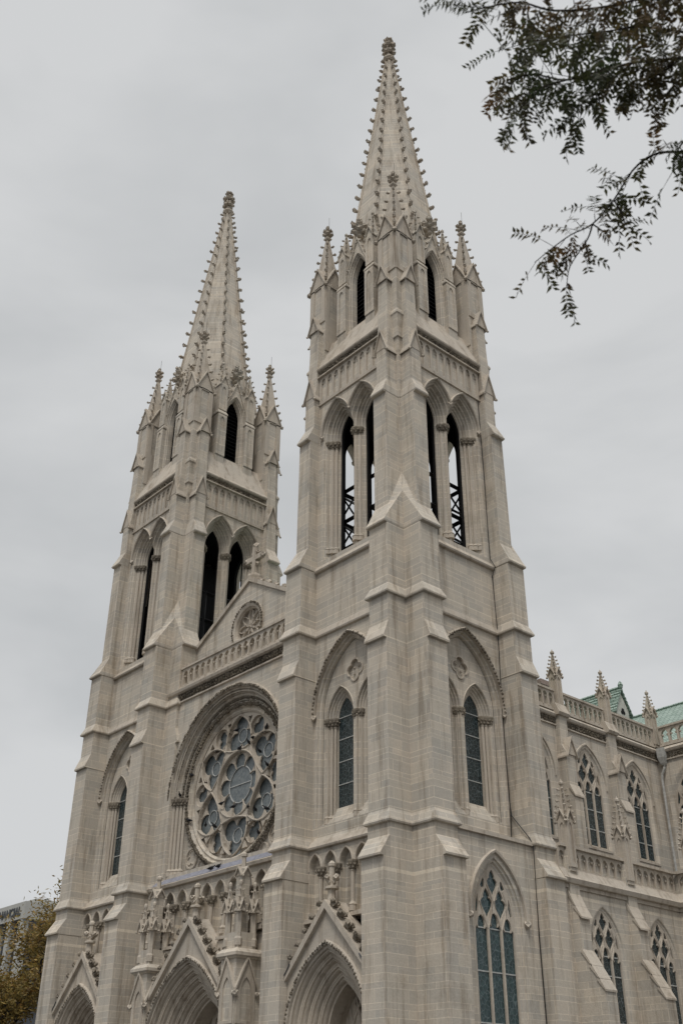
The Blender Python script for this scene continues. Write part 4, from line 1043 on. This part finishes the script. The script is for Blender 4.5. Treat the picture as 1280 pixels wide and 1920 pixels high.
for y in BU[1:] + BU[:1]:
    b = MB(FS); w = .31
    prof = [(XU - .3, 10.5), (XU + .66, 10.5), (XU + .66, 14.7), (XU + .48, 15.05), (XU + .48, 16.65), (XU + .24, 17.1), (XU + .24, 18.55), (XU - .3, 18.55)]
    b.loft([[(u, x, z) for x, z in prof] for u in (y - w, y + w)])
    o = b.build('buttress', 'ashlar', cath)
    c = Multi('c', 'smooth', ('loft',), FS)
    c.loft([[(u, XU + .73, 14.60), (u, XU + .73, 14.68), (u, XU + .5, 15.2), (u, XU + .45, 15.05)] for u in (y - w - .05, y + w + .05)])
    gable(c, y - w, y + w, XU - .1, XU + .56, 16.6, 17.35, .07, .07)
    c.loft([[(u, x, z) for x, z in ((XU - .2, 18.5), (XU + .34, 18.5), (XU + .42, 18.62), (XU + .3, 18.85), (XU + .2, 19.1), (XU - .2, 19.1))] for u in (y - w - .1, y + w + .1)])
    c.build('coping', 'smooth', o)
    if y != BU[0] or True: tag(pinnacle(XU - .03, y + .1, 18.8, 20.6, 22.0, .19, 6, .14), 'pinnacle on the clerestory balustrade')
pinnacle(XU - .1, YU + .1, 18.8, 20.6, 22.0, .19, 6, .14)
balustrade(FS, 3.4, BU[0] - .2, 18.85, 19.72, XU + .04, .40)
balustrade(FS, BU[0] + .4, BU[1] - .2, 18.85, 19.72, XU + .04, .40)
balustrade(FS, BU[1] + .4, BU[2] - .2, 18.85, 19.72, XU + .04, .40)
balustrade(FS, BU[2] + .4, YU - .15, 18.85, 19.72, XU + .04, .40)
# transept
tp = MB(FT)
tw_ = [arch(3.66, 12.7, 15.6, 1.3, 2.05, 12)]
tp.plate([(XU - .3, 10.0), (14, 10.0), (14, 18.5), (XU - .3, 18.5)], [tw_[0](0)], -YU - .5, -YU)
tp.mould(tw_[0], [(0, -YU), (-.05, -YU - .02), (-.15, -YU - .08), (-.17, -YU - .1), (-.24, -YU - .11), (-.26, -YU - .4)])
to = tp.build('transept_wall', 'ashlar', cath)
tracery_window(FT, 3.66, 12.78, 15.6, 1.06, 1.82, -YU - .12, 'tracery_window', 'glass', (13.65, 14.55, 15.35))
st = Multi('s', 'smooth', ('loft', 'box'), FT); lf = Multi('l', 'frieze', (), FT); cornice(st, lf, XU + .3, 14, -YU); st.box(2.4, 5.4, -YU - .1, -YU + .09, 12.5, 12.68)
st.build('string_course', 'smooth', to); lf.build('leaf_frieze', 'frieze', to)
balustrade(FT, XU + .3, 9.0, 18.85, 19.72, -YU, .50)
# transept aisle (lower)
ta = MB(FT); ta.box(XL - .2, 14, -YT - .5, -YT, 0, 10.05); ta.box(XL - .2, 14, -YT - .35, -YT - .12, 10.2, 11.4)
tao = ta.build('transept_aisle_wall', 'ashlar', cath)
st = Multi('s', 'smooth', ('loft', 'box', 'plate'), FT)
st.loft([[(XL, -YT - .5, z), (14, -YT - .5, z), (14, d, z), (XL, d, z)] for z, d in ((10.0, -YT + .06), (10.03, -YT + .20), (10.2, -YT + .26), (10.28, -YT + .2), (10.6, -YT + .02))])
st.box(XL, 14, -YT - .3, -YT + .1, 11.42, 11.54); st.box(XL, 14, -YT - .1, -YT + .07, 9.86, 10.0)
panelrow(st, XL + .15, XL + 3.5, 10.6, 11.42, -YT - .02, .48)
st.build('string_course', 'smooth', tao)
pinnacle(5.55, YT + .15, 10.5, 12.5, 14.2, .20, 6, .16)
tr = MB(); tr.loft([[(x, YT + .3, 11.0), (x, YU + .1, 12.3), (x, YU + .1, 12.2), (x, YT + .3, 10.9)] for x in (XU, 14)]); tr.build('aisle_roof', 'lead_dark', cath)
# roofs
rf = MB()
sx = (26.0 - 19.1) / (1.55 - CX)
rf.loft([[(1.55, y, 19.0), (CX, y, 26.0), (2 * CX - 1.55, y, 19.0)] for y in (-1.8, 46)])
rf.box(2 * CX - 2, XU - .9, 3.5, 46, 0, 18.9)
rf.build('nave_roof', 'roof', cath)
ttr = MB(); ttr.loft([[(x, YU + .45, 19.0), (x, 22.0, 23.1), (x, 27.6, 19.0)] for x in (-6, 14)])
ttr.box(XU, 14, YU + .9, 28, 0, 18.9)
to2 = ttr.build('transept_roof', 'roof', cath)
rt_ = MB(); 
for i in range(60): x = -6 + 20 * i / 60; rt_.tube([(x, 22, 23.12), (x + .31, 22, 23.12)], .10, 6)
rt_.build('ridge_tiles', 'roof', to2)
# dormer
dm = MB(); dx, dy, hw = 0.0, 16.66, .56
dm.loft([[(x, dy - hw, 20.0), (x, dy + hw, 20.0), (x, dy + hw, 21.6), (x, dy, 22.55), (x, dy - hw, 21.6)] for x in (-4, dx - .05)])
do = dm.build('roof_dormer', 'white', cath)
dr = MB(); s = (22.75 - 21.4) / .72
for q in (-1, 1): dr.loft([[(x, dy + q * .76, 21.30), (x, dy + q * .76, 21.38), (x, dy, 22.82), (x, dy, 22.70)] for x in (-4.2, dx + .06)])
for i in range(7):
    t = i / 7
    for q in (-1, 1): dr.loft([[(x, dy + q * (.78 - .78 * t), 21.30 + 1.5 * t), (x, dy + q * (.78 - .78 * t), 21.42 + 1.5 * t), (x, dy + q * (.68 - .72 * t), 21.52 + 1.44 * t)] for x in (-4.2, dx + .07)])
dr.tube([(-4.2, dy, 22.84), (dx + .1, dy, 22.84)], .09, 6); dr.lathe(dx + .02, dy, [(.1, 22.8), (.15, 22.98), (.1, 23.1), (.03, 23.2)], 8)
dr.build('roof', 'roof', do)
dv = MB(lambda u, d, z: (dx + d, dy + u, z)); dv.plate(foil(0, 21.45, .2, 3, pi / 2, 6, .5), [], -.06, -.02); dv.build('louvre', 'dark', do)
ch = MB(); ch.box(-.3, .3, 9.2, 9.9, 18.5, 21.3); ch.box(-.36, .36, 9.14, 9.96, 21.0, 21.12); ch.build('chimney', 'brick', cath)
# downpipe
pp = MB(); px, py = 2.42, 15.86
pp.loft([[(px - e, py - e, z), (px + e, py - e, z), (px + e, py + .12, z), (px - e, py + .12, z)] for e, z in ((.2, 18.62), (.2, 18.15), (.12, 17.85), (.06, 17.75))][::-1])
pp.tube([(px, py, 17.8), (px, py, 17.6), (px - .18, py, 17.3), (px - .22, py, 17.0), (px - .22, py, 12.0)], .065, 8)
pp.build('downpipe', 'pipe', cath)
# lightning cable on the near tower
cb = MB(); cb.tube([(3.44, 2.15, 35.0), (3.46, 2.12, 33.4), (3.44, 2.17, 29), (3.44, 2.14, 24.3), (3.68, 2.16, 23.8), (3.46, 2.18, 23.4), (3.5, 2.2, 20.4), (3.46, 2.15, 17.0), (3.44, 2.19, 13.2), (3.5, 2.17, 12.6), (4.3, 2.15, 11.6), (4.47, 2.15, 11.3), (4.38, 2.15, 8), (4.38, 2.14, 1)], .022, 5)
cb.tube([(3.46, 2.17, 12.9), (3.46, 2.1, 11.7)], .022, 5)
cb.build('lightning_cable', 'cable', cath)

# ------------------------------------------------------------------ pigeons
def pigeon_mesh():
    p = MB()
    p.loft([[(x, r * .62 * cos(t), z + r * sin(t)) for t in [2 * pi * i / 8 for i in range(8)]] for x, z, r in ((-.16, .05, .012), (-.12, .055, .02), (-.05, .075, .055), (.02, .09, .07), (.08, .11, .055), (.11, .145, .032), (.125, .17, .034), (.145, .178, .03), (.16, .175, .014), (.185, .168, .004))])
    for s in (-1, 1): p.tube([(.02, s * .02, .05), (.025, s * .022, -.005)], .006, 4); p.loft([[(-.13, s * .03, .065), (-.02, s * .055, .07), (.06, s * .05, .11), (-.02, s * .056, .13)], [(-.13, s * .024, .065), (-.02, s * .04, .07), (.06, s * .035, .11), (-.02, s * .04, .13)]])
    return p
pg = pigeon_mesh().build('pigeon', 'pigeon', None, True)
spots = [(-8.97, 18.03), (-7.69, 17.35), (-7.99, 17.2), (-8.68, 17.08), (-7.1, 16.56), (-6.49, 15.79), (-6.06, 17.58), (-9.9, 14.71), (-8.89, 14.38), (-7.81, 14.16), (-7.23, 13.92), (-6.42, 13.81), (-11.05, 13.93), (-10.35, 13.76), (-8.92, 12.39), (-6.93, 12.85), (-6.69, 17.6)]
allp = [(x + .1, -2.66, z + .05, 'dark pigeon perched on the stone tracery of the rose window', 'pigeons on the rose window tracery') for x, z in spots]
allp += [(-12.33 + .1, -2.80, 16.62, 'upper dark pigeon perched on the carved ring left of the rose window', 'pigeons on the ring around the rose window'), (-12.19 + .05, -2.8, 14.4, 'lower dark pigeon perched on the carved ring left of the rose window', 'pigeons on the ring around the rose window'),
         (-12.85, -3.0, 15.72, 'dark pigeon on the capitals left of the rose window', None),
         (-9.06, -3.52, 11.60, 'left of the two dark pigeons on the blue ledge below the rose window', 'pigeons on the lead ledge'), (-8.5, -3.52, 11.60, 'right of the two dark pigeons on the blue ledge below the rose window', 'pigeons on the lead ledge')]
_seen = {}
def pigeon_label(x, z):
    a = atan2(z - ZC, x - CX); hr = int(round((pi / 2 - a) / (pi / 6))) % 12 or 12; r = hypot(z - ZC, x - CX) / R0
    w = ('close to the centre', 'midway out', 'near the rim')[0 if r < .38 else 1 if r < .72 else 2]
    n = ['twelve', 'one', 'two', 'three', 'four', 'five', 'six', 'seven', 'eight', 'nine', 'ten', 'eleven'][hr % 12]
    return "dark pigeon on the rose window tracery, %s at %s o'clock" % (w, n)
_labs = {}
for x, y, z, lab, grp in allp:
    if grp == 'pigeons on the rose window tracery': _labs.setdefault(pigeon_label(x, z), []).append(x)
for i, (x, y, z, lab, grp) in enumerate(allp):
    if grp == 'pigeons on the rose window tracery': 
        lab = pigeon_label(x, z); xs = sorted(_labs[lab])
        if len(xs) > 1: lab = {0: 'left-hand ', len(xs) - 1: 'right-hand '}.get(xs.index(x), 'middle ') + lab
    o = pg if i == 0 else pg.copy()
    if i: scene.collection.objects.link(o)
    o.location = (x, y, z); o.rotation_euler = (0, RND.uniform(-.2, .1), RND.uniform(0, 2 * pi)); o.scale = (1.15,) * 3
    tag(o, lab, 'pigeon', grp)

# ------------------------------------------------------------------ office building far left
ob = MB()
OX0, OX1, OY = -262.0, -180.5, 70.0
ob.box(OX0, OX1, OY, OY + 30, 39.1, 42.4); ob.box(OX0 + 1, OX1 - 1.2, OY + 1.5, OY + 29, 0, 39.1)
x = OX1 - 2.2
while x > OX0: ob.box(x, x + 1.6, OY + .1, OY + 1.6, 0, 39.1); x -= 5.2
y = OY + 1.0
while y < OY + 30: ob.box(OX1 - 1.4, OX1 - .1, y + 7, y + 8.4, 0, 39.1); y += 8.2
ob.box(OX1 - 22, OX1 - 12, OY + 8, OY + 20, 42.4, 45.5)
oo = ob.build('office_building', 'office', None); tag(oo, 'pale office block with dark window bands and a lettered parapet behind the trees', 'office building')
og = MB(); og.box(OX0 + .8, OX1 - 1.1, OY + 1.3, OY + 1.48, 0, 39.0); og.box(OX1 - 1.18, OX1 - 1.0, OY + 1.5, OY + 29, 0, 39.0); og.build('window_band', 'office_glass', oo)
tcu = bpy.data.curves.new('parapet_lettering', 'FONT'); tcu.body = 'RK FINANCIAL'; tcu.size = 2.3; tcu.extrude = .06; tcu.offset = .05; tcu.space_character = .98; tcu.align_x = 'RIGHT'
to_ = bpy.data.objects.new('parapet_lettering', tcu); scene.collection.objects.link(to_); bpy.context.view_layer.update(); tcu.materials.append(M['letter'])
_me = to_.to_mesh(); _lm = bpy.data.meshes.new('parapet_lettering'); _vs = [tuple(v.co) for v in _me.vertices]; _fs2 = [tuple(p.vertices) for p in _me.polygons]; _lm.from_pydata(_vs, [], _fs2); _lm.materials.append(M['letter']); bpy.data.objects.remove(to_)
to_ = bpy.data.objects.new('parapet_lettering', _lm); scene.collection.objects.link(to_)
to_.location = (OX1 - 1.6, OY - .1, 39.95); to_.rotation_euler = (pi / 2, 0, 0); to_.parent = oo

# ------------------------------------------------------------------ trees at the left
def tree(name, x, y, h, rad, seed, nleaf, label, leaf=.16):
    R = random.Random(seed); root = empty(name, None, (x, y, 0)); tag(root, label, 'tree', None)
    t = MB(); clusters = []
    def limb(p, dr, L, r, lv):
        pts = [p]; d = dr.copy()
        for i in range(4):
            d = (d + Vector((R.uniform(-.25, .25), R.uniform(-.25, .25), R.uniform(-.05, .2)))).normalized(); pts.append(pts[-1] + d * L / 4)
        t.tube([tuple(q) for q in pts], [r * (1 - .17 * i) for i in range(5)], 6)
        if lv >= 3: clusters.extend(pts[1:]); return
        for i in range(3 + (lv == 0) * 3):
            b = pts[R.randint(2, 4)]; a = R.uniform(0, 2 * pi)
            nd_ = (d * .5 + Vector((cos(a), sin(a), R.uniform(.0, .6)))).normalized()
            limb(b, nd_, L * R.uniform(.5, .72), r * .5, lv + 1)
        if lv >= 1: clusters.append(pts[-1])
    limb(Vector((0, 0, 0)), Vector((0, 0, 1)), h * .42, .22, 0)
    t.build('trunk', 'bark', root)
    top = max(c.z for c in clusters); sc = h / top
    L = MB()
    for i in range(nleaf):
        c = R.choice(clusters); 
        p = Vector((c.x, c.y, c.z)) + Vector((R.gauss(0, .33), R.gauss(0, .33), R.gauss(0, .28)))
        a = Vector((R.gauss(0, 1), R.gauss(0, 1), R.gauss(0, .5))).normalized() * leaf * R.uniform(.6, 1.3); b = a.cross(Vector((R.gauss(0, 1), R.gauss(0, 1), R.gauss(0, 1)))).normalized() * leaf * .32
        L.poly([tuple(p - a), tuple(p + b), tuple(p + a), tuple(p - b)])
    L.build('crown', 'leaf_far', root, False, False)
    k = h / top
    root.scale = (k, k, k)
    return root
tree('locust_tree', -28.0, .5, 15.3, 1, 3, 15000, 'autumn locust tree with olive brown leaves against the far tower', .12)
tree('locust_tree', -31.0, -3.6, 11.3, 1, 8, 14000, 'rust tinged locust tree in front of the office block at the left edge', .12)

# ------------------------------------------------------------------ overhanging locust branches
BR = {
 'A1': [[29.601, -27.733, 5.599], [29.335, -27.861, 5.692], [29.146, -27.953, 5.764], [28.997, -28.001, 5.809], [28.856, -28.048, 5.851], [28.743, -28.134, 5.926], [28.622, -28.18, 5.966]],
 'A2': [[29.783, -28.046, 5.62], [29.467, -28.182, 5.705], [29.26, -28.255, 5.755], [29.053, -28.38, 5.826], [28.95, -28.48, 5.90], [28.82, -28.56, 5.93], [28.73, -28.6, 5.95]],
 'A3': [[29.172, -28.009, 5.686], [28.985, -28.009, 5.682], [28.871, -27.995, 5.692], [28.788, -27.941, 5.684]],
 'A4': [[28.918, -28.154, 5.694], [28.772, -28.197, 5.726], [28.639, -28.191, 5.727]],
 'A5': [[29.562, -27.53, 5.948], [29.3, -27.697, 6.071], [29.153, -27.804, 6.167], [28.997, -27.875, 6.227], [28.799, -27.986, 6.291], [28.629, -28.064, 6.334]],
 'A6': [[29.347, -27.89, 5.653], [29.184, -27.889, 5.666], [29.089, -27.87, 5.683]],
 'B1': [[29.349, -27.34, 5.462], [29.09, -27.514, 5.572], [28.973, -27.568, 5.614], [28.852, -27.568, 5.607], [28.707, -27.53, 5.551], [28.562, -27.515, 5.51], [28.446, -27.535, 5.511], [28.331, -27.543, 5.498], [28.217, -27.547, 5.478]],
 'B2': [[29.443, -27.639, 5.346], [29.243, -27.72, 5.394], [29.113, -27.688, 5.36], [29.08, -27.614, 5.324]],
 'B3': [[28.615, -27.607, 5.404], [28.548, -27.565, 5.376], [28.412, -27.534, 5.317], [28.338, -27.474, 5.263]],
 'B4': [[28.615, -27.607, 5.404], [28.638, -27.515, 5.378]], 'B5': [[28.747, -27.603, 5.465], [28.735, -27.529, 5.437], [28.711, -27.476, 5.421]]}
nroot = tag(empty('overhanging_tree', None, (36.0, -21.5, 0)), 'dark locust branches with small pinnate leaves hanging in at the top right', 'tree')
def wb(name): 
    return MB(lambda x, y, z: (x - 36.0, y + 21.5, z))
tk = wb(''); tk.tube([(36, -21.5, 0), (35.9, -21.6, 2.5), (35.6, -21.9, 5.0), (35.7, -21.8, 9.0)], [.22, .19, .16, .1], 10); tk.build('trunk', 'bark', nroot)
bro = wb('')
def smooth_pts(P, n=4):
    P = [Vector(p) for p in P]; out_ = []
    for i in range(len(P) - 1):
        p0 = P[max(i - 1, 0)]; p1 = P[i]; p2 = P[i + 1]; p3 = P[min(i + 2, len(P) - 1)]
        for k in range(n):
            t = k / n; out_.append(.5 * ((2 * p1) + (p2 - p0) * t + (2 * p0 - 5 * p1 + 4 * p2 - p3) * t * t + (3 * p1 - p0 - 3 * p2 + p3) * t ** 3))
    return out_ + [P[-1]]
RB = random.Random(11)
lv = wb('')
def leaflet(p, dr, up, L):
    s = dr.cross(up).normalized() * L * .20
    c = up * L * .06
    lv.poly([tuple(p), tuple(p + dr * L * .35 + s + c), tuple(p + dr * L), tuple(p + dr * L * .35 - s + c)])
def compound(p, dr, L, nl, lf):
    d = dr.normalized(); pts = [p]; 
    for i in range(nl):
        d = (d + Vector((0, 0, -.09)) + Vector((RB.gauss(0, .04),) * 3)).normalized(); pts.append(pts[-1] + d * L / nl)
    bro.tube([tuple(q) for q in pts[::2] + [pts[-1]]], .0011, 3)
    for i, q in enumerate(pts[1:]):
        side = d.cross(Vector((RB.gauss(0, .3), RB.gauss(0, .3), 1))).normalized(); up = side.cross(d).normalized()
        for s in (-1, 1):
            if RB.random() < .12: continue
            ld_ = (side * s + d * .55 + Vector((RB.gauss(0, .12), RB.gauss(0, .12), RB.gauss(-.12, .15)))).normalized(); leaflet(q, ld_, up, lf * RB.uniform(.8, 1.15))
for k, P in BR.items():
    sp_ = smooth_pts(P); base = {'A1': .011, 'A2': .010, 'A5': .010, 'B1': .009, 'B2': .008}.get(k, .005)
    if k in ('A1', 'A2', 'A5', 'B1', 'B2'):
        sp_ = smooth_pts([(35.6, -21.9, 5.0), (32.4, -25.0, 5.6), (30.9, -26.5, 5.65)] + P)
    bro.tube([tuple(q) for q in sp_], [base * (1.0 - .75 * i / len(sp_)) + (.04 * max(0, 1 - i / 10) if k in ('A1', 'A2', 'A5', 'B1', 'B2') else 0) for i in range(len(sp_))], 6)
    segs = [q for q in sp_ if q.x < 29.75]
    dens = 1.0 if k[0] == 'A' else .62
    for a, b in zip(segs, segs[1:]):
        L = (b - a).length
        for j in range(max(1, int(L / .0105 * dens))):
            if k[0] == 'B' and RB.random() < .25: continue
            p = a.lerp(b, RB.random())
            rnd = Vector((RB.gauss(0, 1), RB.gauss(0, 1), RB.gauss(-.45, .8)))
            d = (rnd.normalized() + (b - a).normalized() * .5).normalized()
            if RB.random() < .45:      # side twig first
                tl = RB.uniform(.04, .16 if k[0] == 'A' else .08); e = p + d * tl; bro.tube([tuple(p), tuple(e)], .0018, 4); p = e
            compound(p, d, RB.uniform(.10, .19), RB.randint(6, 9), RB.uniform(.032, .046))
bro.build('branch', 'bark', nroot); lv.build('foliage', 'leaf_near', nroot, False, False)
